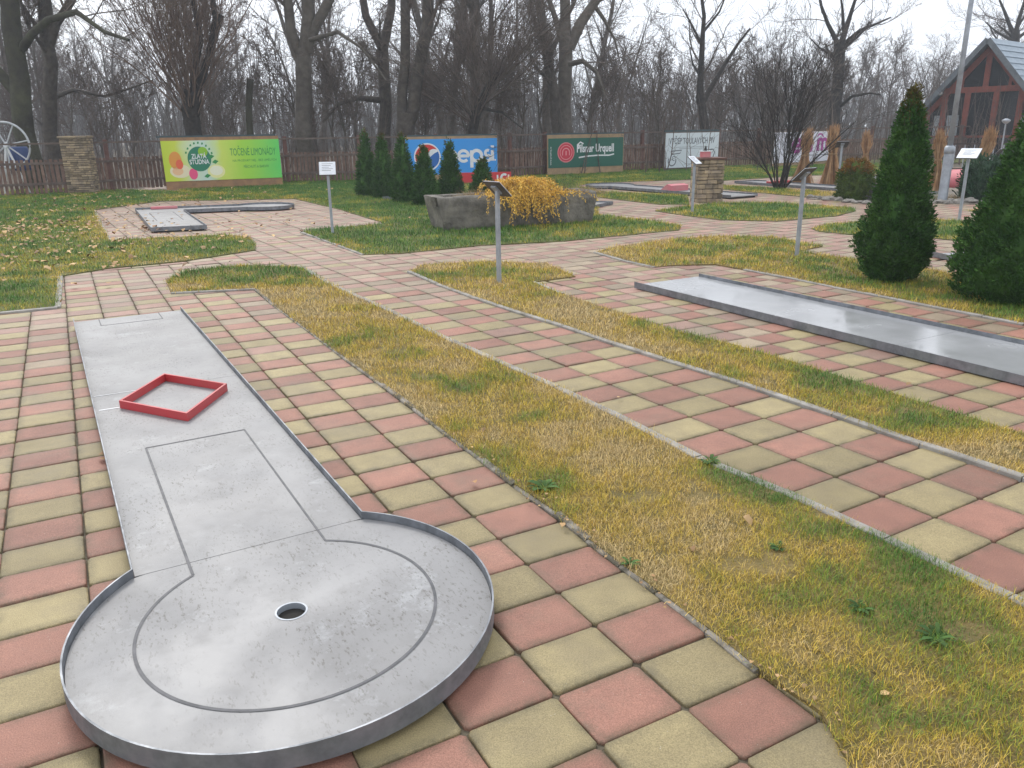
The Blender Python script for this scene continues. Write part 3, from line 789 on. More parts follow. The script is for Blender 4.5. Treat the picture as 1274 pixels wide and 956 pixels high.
# ------------------------------------------------------------------ number boards on posts
def sign(px, py, label, yaw, tilt, ht=1.02, lean=(0, 0), size=(.28, .24)):
    g_ = ground_at(px, py)
    r_ = empty('info_board', (*g_, 0), yaw, label, 'sign', 'small rule boards on grey posts by the lanes')
    b = MB(); b.box(-.022, .022, -.022, .022, -.05, ht, bev=.005); b.build('post', M['galv'], r_)
    T = Matrix.Translation((0, 0, ht + .02)) @ Matrix.Rotation(tilt, 4, 'X')
    b = MB(); b.box(-size[0] / 2, size[0] / 2, -size[1] / 2, size[1] / 2, -.008, .004, M=T, bev=.002); b.build('plate', M['plate'], r_)
    b = MB(); b.box(-size[0] / 2 + .006, size[0] / 2 - .006, -size[1] / 2 + .006, size[1] / 2 - .006, .0045, .010, M=T); pa = b.build('paper', M['paper'], r_)
    b = MB(); b.box(-.04, .04, -.06, .06, -.03, -.0085, M=T); b.build('bracket', M['galv'], r_)
    b = MB()
    for k in range(5):
        yy = .075 - k * .03; b.box(-.09, .09 - .03 * (k % 3), yy, yy + .006, .0105, .0112, M=T)
    b.build('text_lines', M['mark'], pa)
    return r_


sign(414, 291, 'rule board facing the viewer with white sheet, left of the row of small conifers', 0.15, math.radians(62), 1.06)
sign(621, 353, 'rule board on a post in the straw-coloured lawn tip, in front of the stone trough', math.radians(130), math.radians(42), 1.02)
sign(991, 320, 'rule board on a post left of the big conifer, turned away from the viewer', math.radians(-140), math.radians(42), 1.03)
sign(861, 265, 'rule board with tilted white sheet directly in front of the short stone pillar', math.radians(52), math.radians(38), 1.0)
sign(1041, 244, 'rule board on a thin post beside the round orange-topped bush', math.radians(170), math.radians(35), 1.18)
sign(1193, 275, 'rule board with bright sheet between the big conifers, right of the lamp post', math.radians(-48), math.radians(38), 1.12, size=(.34, .26))
sign(1240, 240, 'rule board seen edge-on against the low green juniper', math.radians(175), math.radians(30), .95)


# ------------------------------------------------------------------ stone pillars
def pillar(g_, w_, d_, h_, rz, label, rows, cap=None, seed=1, course=(.045, .09)):
    r = random.Random(seed); root = empty('stone_pillar', (*g_, 0), rz, label, 'pillar')
    b = MB(); b.box(-w_ / 2 + .035, w_ / 2 - .035, -d_ / 2 + .035, d_ / 2 - .035, 0, h_ - .02); b.build('core', M['stone_gap'], root)
    b = MB(); z = 0
    while z < h_ - .02:
        hh = min(r.uniform(*course), h_ - z)
        for side in range(4):
            L_ = w_ if side % 2 == 0 else d_; D_ = d_ if side % 2 == 0 else w_
            R_ = Matrix.Rotation(side * math.pi / 2, 4, 'Z'); x = -L_ / 2 + (0.0 if side % 2 == 0 else .05)
            xe = L_ / 2 - (0.0 if side % 2 == 0 else .05)
            while x < xe - .03:
                l = min(r.uniform(.10, .26), xe - x); o_ = r.uniform(-.012, .014)
                b.box(x + .003, x + l - .003, -D_ / 2 - o_, -D_ / 2 + .07, z + .004, z + hh - r.uniform(.003, .012), M=R_, bev=.008); x += l
        z += hh
    b.build('stonework', M['stone'], root)
    b = MB()
    if cap == 'slab': b.box(-w_ / 2 - .03, w_ / 2 + .03, -d_ / 2 - .03, d_ / 2 + .03, h_, h_ + .06, bev=.012); b.build('capstone', M['stone'], root)
    if cap == 'board': b.box(-w_ / 2 - .02, w_ / 2 + .04, -d_ / 2 - .03, d_ / 2 + .03, h_, h_ + .045, bev=.006); b.build('cap_board', mat('cap_brown', (.10, .045, .035), .7, (.14, .07, .05), 6), root)
    return root


pillar(ground_at(106, 241), .75, .6, 1.62, .15, 'tall dry-stone pillar where the left fence turns', 20, 'slab', 3)
pg = ground_at(878, 251)
pillar(pg, .60, .55, .94, .1, 'short stacked-stone pillar on the small island lawn', 14, 'board', 5, (.05, .11))
ro = empty('lantern', (pg[0] - .08, pg[1] - .05, .986), .2, 'small red box lantern on top of the short stone pillar', 'lantern')
b = MB(); b.box(-.10, .10, -.08, .08, 0, .13, bev=.01); b.build('box', M['pink'], ro)
b = MB(); b.tube([(0, 0, .13), (0, 0, .19), (0, 0, .25)], [.03, .025, .012], 10); b.build('spout', M['black'], ro)
b = MB(); b.box(-.12, .12, -.10, .10, .131, .142); b.build('lid', M['white'], ro)

# ------------------------------------------------------------------ fence
fl = [(-30.0, 20.4), (-21.5, 21.8), (-16.2, 23.1), (-12.9, 24.9), (-12.45, 25.75), (-11.1, 26.75), (-7.7, 28.65), (-5.2, 28.95), (.1, 29.8), (1.4, 31.0), (5.4, 33.2), (8.9, 35.0), (14.8, 37.8), (19.0, 39.2), (25, 41.4), (33, 44.4)]


def fence(P, label, pick_top=1.02, top=1.50):
    root = empty('picket_fence', (0, 0, 0), 0, label, 'fence', 'brown picket fences round the course')
    P = [np.array(p) for p in P]; r = random.Random(4)
    pk, rl = MB(), MB()
    for a, c in zip(P[:-1], P[1:]):
        L_ = np.linalg.norm(c - a); d = (c - a) / L_; ang = math.atan2(d[1], d[0])
        T = Matrix.Translation((a[0], a[1], 0)) @ Matrix.Rotation(ang, 4, 'Z')
        x = .03
        while x < L_ - .05:
            w_ = r.uniform(.075, .095); h = pick_top + r.uniform(-.015, .015)
            pk.box(x, x + w_, -.012, .010, .05 + r.uniform(0, .03), h, M=T); x += w_ + r.uniform(.035, .05)
        for z, hh in ((.30, .07), (pick_top - .14, .07)): rl.box(0, L_, -.052, -.014, z, z + hh, M=T)
        rl.box(0, L_, -.05, .0, top - .05, top, M=T)
        k = max(1, round(L_ / 2.6))
        for i in range(k + 1):
            if i == k and c is not P[-1]: continue
            q = MB(); q.box(-.06, .06, -.005, .12, -.1, top + .06, M=T @ Matrix.Translation((L_ * i / k, .012, 0)), bev=.01)
            q.build('post', M['fence_post'], root)
    pk.build('pickets', M['fence'], root); rl.build('rails', M['fence_rail'], root)
    return root


fence(fl[:4], 'brown picket fence running left from the tall stone pillar')
fence(fl[3:], 'long brown picket fence behind the advertising banners')


# ------------------------------------------------------------------ lettering
def text_mesh(txt, size, width=None, height=None, shear=0., bold=0., sx=1.):
    cu = bpy.data.curves.new('t', 'FONT'); cu.body = txt; cu.size = size; cu.shear = shear; cu.offset = bold; cu.resolution_u = 3
    to = bpy.data.objects.new('t', cu); COL.objects.link(to); dg = bpy.context.evaluated_depsgraph_get(); me = bpy.data.meshes.new_from_object(to.evaluated_get(dg))
    bpy.data.objects.remove(to); me.name = 'lettering'
    co = np.array([v.co[:] for v in me.vertices]); mn, mx_ = co.min(0), co.max(0)
    co -= mn; ex = mx_ - mn
    if width: co[:, 0] *= width / ex[0]
    if height: co[:, 1] *= height / ex[1]
    me.vertices.foreach_set('co', co.astype(np.float32).ravel()); me.update(); return me


def board_frame(pts_px, Z_from_fence=.16):
    pass


def put_text(parent, txt, x, z, wd, ht, m, name='lettering', y=-.03, **kw):
    me = text_mesh(txt, 1, wd, ht, **kw); o = link_mesh(name, me, m, parent); o.location = (x, y, z); o.rotation_euler = (math.pi / 2, 0, 0); return o


def disc(parent, x, z, rx, rz_, m, name, y=-.03, n=32, a0=0, a1=2 * math.pi):
    b = MB(); vs = [(x + rx * math.cos(t), y, z + rz_ * math.sin(t)) for t in np.linspace(a0, a1, n, endpoint=a1 - a0 < 6.28)]
    b.add(vs, [tuple(range(len(vs)))]); return b.build(name, m, parent)


def ribbon(b, pts, wd, y=-.03):
    P = [np.array(p, float) for p in pts]; n = len(P); vs = []
    for i in range(n):
        d = P[min(i + 1, n - 1)] - P[max(i - 1, 0)]; d /= np.linalg.norm(d) + 1e-9; m = np.array([-d[1], d[0]]) * wd / 2
        vs += [(P[i][0] + m[0], y, P[i][1] + m[1]), (P[i][0] - m[0], y, P[i][1] - m[1])]
    b.add(vs, [(2 * i, 2 * i + 1, 2 * i + 3, 2 * i + 2) for i in range(n - 1)])


def banner(px0, px1, ybot0, ybot1, ytop0, ytop1, label, fm=.0, name='advertising_banner', off=0.):
    """returns root empty whose local x runs along the board, z up, and its width / height"""
    a, c = ground_at(px0, ybot0), ground_at(px1, ybot1)
    h = .5 * (height_at(px0, ytop0, a) + height_at(px1, ytop1, c))
    d = c - a; w_ = np.linalg.norm(d)
    root = empty(name, (*a, 0), math.atan2(d[1], d[0]), label, 'banner', 'advertising boards along the fence')
    return root, w_, h


def flat(parent, x0, x1, z0, z1, m, name, y=0., th=.02):
    b = MB(); b.box(x0, x1, y, y + th, z0, z1); return b.build(name, m, parent)


# lemonade banner
def grad_mat():
    m, nt, bs = new_mat('lemon_print'); L = nt.links.new; N = nt.nodes.new
    tc = N('ShaderNodeTexCoord'); s = N('ShaderNodeSeparateXYZ'); L(tc.outputs['Generated'], s.inputs[0])
    r = N('ShaderNodeValToRGB'); e = r.color_ramp.elements; e[0].position = 0; e[0].color = (.50, .62, .03, 1); e[1].position = 1; e[1].color = (.11, .62, .12, 1)
    for p, c in ((.12, (.58, .66, .06)), (.24, (.62, .72, .5)), (.36, (.55, .70, .62)), (.50, (.60, .72, .12)), (.68, (.36, .66, .05))):
        k = e.new(p); k.color = (*c, 1)
    n = N('ShaderNodeTexNoise'); n.inputs['Scale'].default_value = 2; L(tc.outputs['Object'], n.inputs['Vector'])
    ma = N('ShaderNodeMath'); ma.operation = 'MULTIPLY_ADD'; L(n.outputs[0], ma.inputs[0]); ma.inputs[1].default_value = .12; ma.inputs[2].default_value = -.06
    ad = N('ShaderNodeMath'); L(s.outputs[0], ad.inputs[0]); L(ma.outputs[0], ad.inputs[1]); L(ad.outputs[0], r.inputs[0])
    L(r.outputs[0], bs.inputs['Base Color']); bs.inputs['Roughness'].default_value = .45; return m


flatc = lambda n_, c, r_=.5: mat(n_, c, r_)
root, w_, h = banner(208, 352, 237, 231, 171.5, 169, 'yellow and green lemonade banner with brown boards, by the left fence')
flat(root, 0, w_, 0, h, M['ply'], 'backboard', .005, .02)
bz0, bz1 = .26, h - .10
flat(root, .0, w_, bz0, bz1, grad_mat(), 'print', -.012, .016)
flat(root, -.1, w_ * .98, h, h + .05, M['board_top'], 'top_strip', 0, .04)
H_ = bz1 - bz0; X = lambda u: u * w_; Zz = lambda v: bz0 + v * H_
lg = disc(root, X(.30), Zz(.54), .098 * w_, .31 * H_, flatc('logo_green', (.01, .19, .10)), 'emblem', -.016)
disc(root, X(.335), Zz(.72), .04 * w_, .12 * H_, flatc('logo_hi', (.25, .5, .02)), 'highlight', -.018, 20)
put_text(root, 'ZLATÁ', X(.235), Zz(.55), .125 * w_, .15 * H_, M['white'], y=-.020, bold=.02)
put_text(root, 'STUDNA', X(.215), Zz(.41), .165 * w_, .12 * H_, M['white'], y=-.020, bold=.02)
gm = flatc('leafgreen', (.02, .26, .06))
b = MB()
for k in range(9):
    t = math.radians(20 + k * 17); cx_, cz_ = X(.30) + math.cos(t) * .115 * w_, Zz(.54) + math.sin(t) * .40 * H_
    b.add([(cx_ - .03, -.017, cz_ - .03), (cx_ + .03, -.017, cz_ - .02), (cx_ + .02, -.017, cz_ + .04), (cx_ - .02, -.017, cz_ + .03)], [(0, 1, 2, 3)])
for u, v in ((.40, .58), (.43, .45), (.35, .1)): b.add([(X(u) - .10, -.017, Zz(v)), (X(u), -.017, Zz(v) - .05), (X(u) + .10, -.017, Zz(v) + .03), (X(u), -.017, Zz(v) + .08)], [(0, 1, 2, 3)])
b.build('leaf_print', gm, root)
for u, v, rx, rz_, c, nn in ((.10, .52, .052, .22, (.72, .30, .05), 'peach'), (.13, .42, .03, .12, (.75, .12, .05), 'peach'), (.13, .25, .085, .17, (.78, .70, .48), 'peach'), (.11, .25, .045, .10, (.80, .50, .28), 'peach'),
                             (.235, .17, .036, .14, (.80, .08, .22), 'raspberry'), (.43, .22, .075, .17, (.80, .78, .35), 'lemon_slice'), (.43, .24, .055, .12, (.82, .82, .62), 'lemon_slice')):
    disc(root, X(u), Zz(v), rx * w_, rz_ * H_, flatc('print_' + nn, c), nn, -.013 - .001 * (rx < .06) - .0005 * (rx < .04), 24)
put_text(root, 'TOČENÉ LIMONÁDY', X(.565), Zz(.60), .40 * w_, .25 * H_, gm, y=-.015)
put_text(root, 'NA PRODUKT NEJ... BEZ UMĚLÝCH', X(.58), Zz(.43), .385 * w_, .09 * H_, gm, y=-.015)
put_text(root, 'PŘÍCHUTÍ A BARVIV', X(.67), Zz(.28), .22 * w_, .09 * H_, gm, y=-.015)

# blue banner
root, w_, h = banner(506, 619.5, 226.5, 223.5, 170.5, 168.5, 'blue soft drink banner with round emblem, behind the small conifers')
flat(root, 0, w_, .05, h, M['ply_pale'], 'backboard', .005, .02)
z0, z1 = .22, h - .09
flat(root, 0.02, w_ - .01, z0, z1, flatc('pepsi_blue', (.03, .29, .74)), 'print', -.012, .016)
flat(root, -.05, w_, h, h + .05, M['board_top'], 'top_strip', 0, .04)
H_ = z1 - z0; cx_, cz_, R_ = .235 * w_, z0 + .50 * H_, .36 * H_
disc(root, cx_, cz_, R_ * 1.09, R_ * 1.09, M['white'], 'emblem_ring', -.014)
disc(root, cx_, cz_, R_ * .98, R_ * .98, flatc('emblem_blue', (.01, .12, .42)), 'emblem_blue', -.0155)
b = MB(); ts = np.linspace(math.radians(35), math.radians(200), 24); top = [(cx_ + R_ * .98 * math.cos(t), -.017, cz_ + R_ * .98 * math.sin(t)) for t in ts]
s_ = np.array(top[-1]); e_ = np.array(top[0]); mid = [(s_ + (e_ - s_) * t + np.array([0, 0, -.18 * R_ * math.sin(t * 2 * math.pi) + .12 * R_ * math.sin(t * math.pi)])) for t in np.linspace(0, 1, 14)[1:-1]]
b.add(top + [tuple(p) for p in mid], [tuple(range(len(top) + len(mid)))]); b.build('emblem_red', flatc('emblem_red', (.62, .03, .03)), root)
b = MB(); lo = [tuple(s_ + (e_ - s_) * t + np.array([0, -.001, -.18 * R_ * math.sin(t * 2 * math.pi) + .12 * R_ * math.sin(t * math.pi)])) for t in np.linspace(0, 1, 16)]
d_ = np.array([.25 * R_, 0, -.55 * R_])
lo2 = [tuple(np.array(p) + d_ * (.25 + .75 * i / 15) * math.sin(math.pi * (i + 1.5) / 18)) for i, p in enumerate(lo)]
b.add(lo + lo2, [(i, i + 1, 17 + i, 16 + i) for i in range(15)]); b.build('emblem_wave', M['white'], root)
# rounded lower-case letters drawn with an even stroke
b = MB(); u = .30 * H_; st = .095 * H_; bx, bz = .435 * w_, z0 + .36 * H_; r_ = u * .5


def arc(cx, cz, r, a, c, n=18): return [(cx + r * math.cos(math.radians(t)), cz + r * math.sin(math.radians(t))) for t in np.linspace(a, c, n)]


adv = u * 1.24; ky = -.014
ribbon(b, arc(bx + r_, bz + r_, r_, 0, 360, 28), st, ky); ribbon(b, [(bx, bz + u * 1.02), (bx, bz - u * .62)], st, ky - .0006)
x = bx + adv; ribbon(b, [(x + st * .5, bz + r_), (x + 2 * r_, bz + r_)] + arc(x + r_, bz + r_, r_, 0, 315, 24), st * .9, ky)
x += adv + st * .2; ribbon(b, arc(x + r_, bz + r_, r_, 0, 360, 28), st, ky); ribbon(b, [(x, bz + u * 1.02), (x, bz - u * .62)], st, ky - .0006)
x += adv; q_ = u * .25; ribbon(b, arc(x + q_ * 1.5, bz + u * .75, q_, 60, 250, 12) + arc(x + q_ * 1.5, bz + u * .27, q_, 70, -130, 12), st * .85, ky)
x += u * .84; ribbon(b, [(x, bz), (x, bz + u)], st, ky); ribbon(b, [(x, bz + u * 1.25), (x, bz + u * 1.45)], st, ky); ribbon(b, [(x + u * .26, bz), (x + u * .26, bz + .05)], .05, ky)
b.build('lettering', M['white'], root)
# red low banner in front of it
root, w_, h = banner(571, 636, 229.5, 228, 215.5, 213.5, 'low red banner with a white letter, behind the trough conifer', fm=0)
flat(root, 0, w_, .0, h, flatc('low_red', (.55, .03, .04)), 'print', 0, .02)
b = MB(); ribbon(b, arc(w_ * .87, h * .5, h * .28, 50, 320, 18), .07, -.003); ribbon(b, [(w_ * .74, h * .25), (w_ * .74, h * .75)], .05, -.003); ribbon(b, [(w_ * .95, h * .3), (w_ * .95, h * .75)], .05, -.003); b.build('lettering', M['white'], root)

# green banner
root, w_, h = banner(681, 775, 219, 215, 168.5, 166, 'dark green beer banner with a round red seal')
flat(root, 0, w_, 0.03, h, M['ply_pale'], 'backboard', .005, .02)
z0, z1 = .27, h - .13; H_ = z1 - z0
flat(root, .04, w_ - .03, z0, z1, flatc('beer_green', (.004, .10, .065)), 'print', -.012, .016)
flat(root, -.03, w_, h, h + .05, M['board_top'], 'top_strip', 0, .04)
sx_, sz_ = .235 * w_, z0 + .52 * H_
disc(root, sx_, sz_, .345 * H_, .345 * H_, flatc('seal_edge', (.62, .20, .22)), 'seal', -.014)
disc(root, sx_, sz_, .31 * H_, .31 * H_, flatc('seal_red', (.55, .02, .05)), 'seal', -.0155)
b = MB(); ribbon(b, arc(sx_, sz_, .14 * H_, 0, 180), .03, -.017); ribbon(b, arc(sx_, sz_, .24 * H_, 0, 360, 30), .02, -.017); ribbon(b, [(sx_ - .14 * H_, sz_ - .1 * H_), (sx_ - .14 * H_, sz_)], .03, -.017); ribbon(b, [(sx_ + .14 * H_, sz_ - .1 * H_), (sx_ + .14 * H_, sz_)], .03, -.017)
ribbon(b, [(sx_, sz_ - .1 * H_), (sx_, sz_ + .05 * H_)], .04, -.017); b.build('seal_print', flatc('seal_light', (.70, .33, .34)), root)
put_text(root, 'Pilsner Urquell', .375 * w_, z0 + .42 * H_, .49 * w_, .37 * H_, M['white'], y=-.014, bold=.028)
b = MB(); ribbon(b, [(.40 * w_, z0 + .33 * H_), (.5 * w_, z0 + .37 * H_), (.65 * w_, z0 + .39 * H_), (.8 * w_, z0 + .38 * H_), (.87 * w_, z0 + .42 * H_)], .05, -.014)
ribbon(b, [(.395 * w_, z0 + .66 * H_), (.385 * w_, z0 + .78 * H_), (.42 * w_, z0 + .86 * H_), (.46 * w_, z0 + .80 * H_)], .05, -.0146)
b.build('flourish', M['white'], root)
o = put_text(root, 'www.prazdroj.cz', .055 * w_, z0 + .1 * H_, .62 * H_, .05 * w_ * .5, M['white'], y=-.014); o.rotation_euler = (math.pi / 2, -math.pi / 2, 0)

# white beer-tap banner
root, w_, h = banner(826.5, 892, 212.5, 209.5, 165, 163, 'white banner with grey lettering and drawings, behind the short stone pillar')
flat(root, -.04, w_ + .05, .03, h, M['fence_rail'], 'backboard', .005, .02)
flat(root, 0, w_, .09, h - .04, flatc('sheet', (.62, .68, .72)), 'print', -.012, .016)
flat(root, -.05, w_ + .02, h, h + .07, M['board_top'], 'top_strip', 0, .04)
gt = flatc('print_grey', (.15, .17, .19))
put_text(root, 'VÝČEP TOULAVÝCH PIV', .06 * w_, h * .68, .86 * w_, h * .22, gt, y=-.015, bold=.02)
b = MB()
for k in range(2): ribbon(b, [(w_ * (.2 + .05 * k), h * (.60 - .04 * k)), (w_ * (.8 - .08 * k), h * (.60 - .04 * k))], .012, -.015)
ribbon(b, arc(.13 * w_, .25 * h, .07 * w_, 150, 380, 14), .05, -.015); ribbon(b, arc(.16 * w_, .31 * h, .03 * w_, 0, 300, 14), .03, -.015)
ribbon(b, [(.1 * w_, .5 * h), (.3 * w_, .52 * h), (.27 * w_, .44 * h), (.13 * w_, .42 * h)], .04, -.015)
ribbon(b, [(.7 * w_, .5 * h), (.9 * w_, .52 * h), (.93 * w_, .44 * h), (.90 * w_, .3 * h)], .05, -.015); ribbon(b, [(.74 * w_, .47 * h), (.8 * w_, .40 * h), (.86 * w_, .34 * h)], .03, -.015)
ribbon(b, [(.35 * w_, .15 * h), (.85 * w_, .16 * h)], .012, -.015); b.build('drawing', gt, root)

# white banner with purple letters
root, w_, h = banner(960.5, 1037, 208.5, 204.5, 163.5, 163.5, 'white banner with big purple letters, behind the bare shrub')
flat(root, 0, w_, .0, h, M['ply_pale'], 'backboard', .005, .02)
flat(root, 0, w_, .16, h - .02, flatc('sheet2', (.70, .70, .78)), 'print', -.012, .016)
pp = flatc('purple', (.40, .05, .30)); b = MB(); st = .17; bz = h * .42; u = h * .34; r_ = u / 2
x = w_ * .30; ribbon(b, [(x + .05, bz + r_), (x + 2 * r_, bz + r_)] + arc(x + r_, bz + r_, r_, 0, 315, 24), st, -.015)
x = w_ * .52; ribbon(b, arc(x + u * .4, bz + u * .75, u * .25, 60, 250, 12) + arc(x + u * .4, bz + u * .27, u * .25, 70, -130, 12), st * .8, -.015)
x = w_ * .70; ribbon(b, [(x, bz), (x, bz + u)], st, -.015)
for k in range(2): ribbon(b, arc(x + u * (.28 + .56 * k), bz + u * .72, u * .28, 180, 0, 12) + [(x + u * (.56 + .56 * k), bz)], st * .85, -.0155)
ribbon(b, arc(x + .1, bz + u * 1.0, u * .45, 20, 150, 12), st * .4, -.015)
b.build('lettering', pp, root)
b = MB(); ribbon(b, [(.45 * w_, .3 * h), (.95 * w_, .31 * h)], .03, -.015); b.build('small_print', gt, root)


# ------------------------------------------------------------------ stone trough and its planting
ta, tb = ground_at(549, 289), ground_at(741, 277); td = tb - ta; TL = np.linalg.norm(td); trz = math.atan2(td[1], td[0]); TH, TW = .57, .85
trough = empty('stone_trough', (*ta, 0), trz, 'long rough grey stone trough planter on the lawn', 'planter')


def trough_mesh():
    nx, nz, ny = 44, 9, 12; r = np.random.default_rng(9)

    def sec(x, t):
        """outer profile at station t 0..1 : ends slope inward towards the ground"""
    V = []; Fq = []
    import mathutils
    def disp(p, a=.042):
        n = mathutils.noise.fractal(Vector(p) * 3.1, .9, 2.1, 4) * a + mathutils.noise.noise(Vector(p) * 1.3) * a * 1.2
        return n
    # closed cross-section loop (y,z) from outer bottom front, over the rim, into the bowl, out at the back
    loop = [(0.05, 0), (.03, .08), (.015, .2), (.005, .32), (0, .44), (0, TH - .03), (.02, TH), (.09, TH + .004), (.125, TH - .01), (.14, TH - .10), (.16, TH - .16),
            (TW - .16, TH - .16), (TW - .14, TH - .10), (TW - .125, TH - .01), (TW - .09, TH + .004), (TW - .02, TH), (TW, TH - .03), (TW, .4), (TW - .02, .2), (TW - .05, 0)]
    m = len(loop)
    for i in range(nx + 1):
        t = i / nx
        for (y, z) in loop:
            x = t * TL
            if t < .5: x += (1 - z / TH) * .07 * max(0, 1 - t * 5) - .05 * (z / TH) * max(0, 1 - t * 5)
            else: x -= (1 - z / TH) * .05 * max(0, 1 - (1 - t) * 5)
            n = disp((x, y, z)); 
            yy = y + (n if y < TW / 2 else -n) * (1 if z < TH - .05 else .4); zz = z + (disp((x, y, z + 7), .02) if z > .01 else 0)
            if .12 < y < TW - .12 and z < TH - .08: yy = y
            V.append((x, yy, zz))
    for i in range(nx):
        for j in range(m - 1): Fq.append((i * m + j, (i + 1) * m + j, (i + 1) * m + j + 1, i * m + j + 1))
    b = MB(); b.add(V, Fq)
    # end caps with thick walls
    for i in (0, nx):
        ids = [i * m + j for j in range(m)]
        base = len(b.v); ring = [b.v[k] for k in ids]
        outer = [ring[k] for k in (0, 1, 2, 3, 4, 5, 6, 7)]; back = [ring[k] for k in (19, 18, 17, 16, 15, 14, 14, 14)]
        ks = 9; vs = []
        for a_, c_ in zip(outer, back):
            for q in range(ks):
                s = q / (ks - 1); p = [a_[e] * (1 - s) + c_[e] * s for e in range(3)]
                edge = min(s, 1 - s) * 4
                n = disp((p[0] + 3, p[1] * 2, p[2])) * min(1, edge); p[0] += n * (1 if i else -1) * 1.4; vs.append(p)
        b.add(vs, [(r_ * ks + q, r_ * ks + q + 1, (r_ + 1) * ks + q + 1, (r_ + 1) * ks + q) for r_ in range(7) for q in range(ks - 1)])
        # inner lip
        xi = .13 if i == 0 else TL - .13; x_o = ring[7][0]
        b.add([(x_o, .09, TH + .004), (x_o, TW - .09, TH + .004), (xi, TW - .12, TH - .005), (xi, .12, TH - .005), (xi, TW - .15, TH - .16), (xi, .15, TH - .16)], [(0, 3, 2, 1), (3, 5, 4, 2)])
    return b


trough_mesh().build('basin', M['granite'], trough, True)
b = MB(); b.box(.14, TL - .14, .12, TW - .12, TH - .2, TH - .07); b.build('soil_fill', M['soil'], trough)
TP = lambda x, y: ta + td / TL * x + np.array([-td[1], td[0]]) / TL * y


def fibres(n, base_fn, len_fn, dir_fn, wd, sag, seg=5, seed=0):
    """ribbons that start in dir_fn and droop by sag; returns verts, quads"""
    r = np.random.default_rng(seed); V = []; Q = []
    for _ in range(n):
        p = np.array(base_fn(r), float); d = np.array(dir_fn(r), float); d /= np.linalg.norm(d); L_ = len_fn(r); s = L_ / seg
        side = np.cross(d, [0, 0, 1.]); side = side / (np.linalg.norm(side) + 1e-6); a = r.uniform(0, 6.28)
        side = side * math.cos(a) + np.cross(side, d) * math.sin(a)
        b0 = len(V)
        for k in range(seg + 1):
            w2 = wd * (1 - .8 * k / seg) / 2; V.append(p - side * w2); V.append(p + side * w2)
            p = p + d * s; d = d + np.array([0, 0, -sag * s * r.uniform(.6, 1.4)]) + r.normal(0, .06, 3); d /= np.linalg.norm(d)
        Q += [(b0 + 2 * k, b0 + 2 * k + 1, b0 + 2 * k + 3, b0 + 2 * k + 2) for k in range(seg)]
    return np.array(V), np.array(Q)


def weeping():
    c = TP(1.60, .38); root = empty('weeping_shrub', (*c, TH - .08), trz, 'cascading golden-yellow shrub spilling over the front of the stone trough', 'shrub')
    r = np.random.default_rng(21); V = []; Q = []; SV = MB()
    for i in range(420):
        az = -math.pi / 2 + r.normal(0.12, .85) if r.random() < .75 else r.uniform(0, 6.28)
        p = np.array([r.normal(.0, .19), r.normal(-.05, .1), r.uniform(0, .22)]); fr = math.sin(az) < -.3
        d = np.array([math.cos(az) * .9, math.sin(az) * .8, r.uniform(.35, 1.2)]); d /= np.linalg.norm(d)
        L_ = r.uniform(.5, 1.05) if fr else r.uniform(.3, .5); seg = 12; s = L_ / seg; pts = []
        for k in range(seg + 1):
            pts.append(p.copy()); p = p + d * s; d = d + np.array([0, 0, -3.9 * s]) + r.normal(0, .05, 3); d /= np.linalg.norm(d)
            if p[1] > -.5 and p[2] < .09: p[2] = .09; d[2] = max(d[2], 0); d[1] -= .2
            if p[2] < -TH + .16: break
        if i % 3 == 0 and len(pts) > 4: SV.tube([tuple(q) for q in pts[::2]], .004, 3, cap=False)
        for q, q2 in zip(pts[:-1], pts[1:]):
            for _ in range(5):
                t = r.random(); o_ = q * (1 - t) + q2 * t + r.normal(0, .012, 3)
                dd_ = (q2 - q) / (np.linalg.norm(q2 - q) + 1e-9) + r.normal(0, .55, 3); dd_ /= np.linalg.norm(dd_); sd_ = np.cross(dd_, r.normal(0, 1, 3)); sd_ /= np.linalg.norm(sd_) + 1e-9
                l, w2 = r.uniform(.03, .06), r.uniform(.006, .011); b0 = len(V)
                V += [o_ - sd_ * w2 * .4, o_ + sd_ * w2 * .4, o_ + dd_ * l * .6 + sd_ * w2, o_ + dd_ * l * .6 - sd_ * w2]
                Q.append((b0, b0 + 1, b0 + 2, b0 + 3))
    SV.build('stems', mat('weep_stem', (.30, .17, .05), .8), root)
    np_mesh('foliage', np.array(V), np.array(Q), mats=M['forsythia'], parent=root)


weeping()


def tuft(px_c, n, L_, label, m, seed, wd=.006, sag=2.2, z=0., rad=.12, cat='grass tuft', spread=.8, name='grass_tuft'):
    root = empty(name, (*px_c, z), 0, label, cat)
    V, Q = fibres(n, lambda r: (r.normal(0, rad), r.normal(0, rad * .7), 0), lambda r: r.uniform(.5, 1) * L_, lambda r: (r.normal(0, spread), r.normal(0, spread), 1), wd, sag, 5, seed)
    np_mesh('blades', V, Q, mats=m, parent=root); return root


tuft(TP(.78, .42), 900, .30, 'mound of pale dry grass in the left half of the trough', M['dry'], 3, z=TH - .08, rad=.16, sag=5, spread=1.1)
tuft(TP(2.85, .42), 500, .26, 'thin dry stalks in the right end of the trough', M['dry'], 4, z=TH - .08, rad=.22, sag=3, spread=.9)
tuft(TP(2.55, .5), 40, .75, 'sparse tall leafless twigs in the trough beside the golden shrub', M['twig'], 5, z=TH - .08, rad=.12, sag=.3, spread=.35, wd=.005, name='dead_stalks', cat='plant')


# ------------------------------------------------------------------ weeds at the kerbs
M['weed'] = mat('weed', (.035, .085, .02), .75, (.075, .13, .03), 9, per=.45, spec=.2)


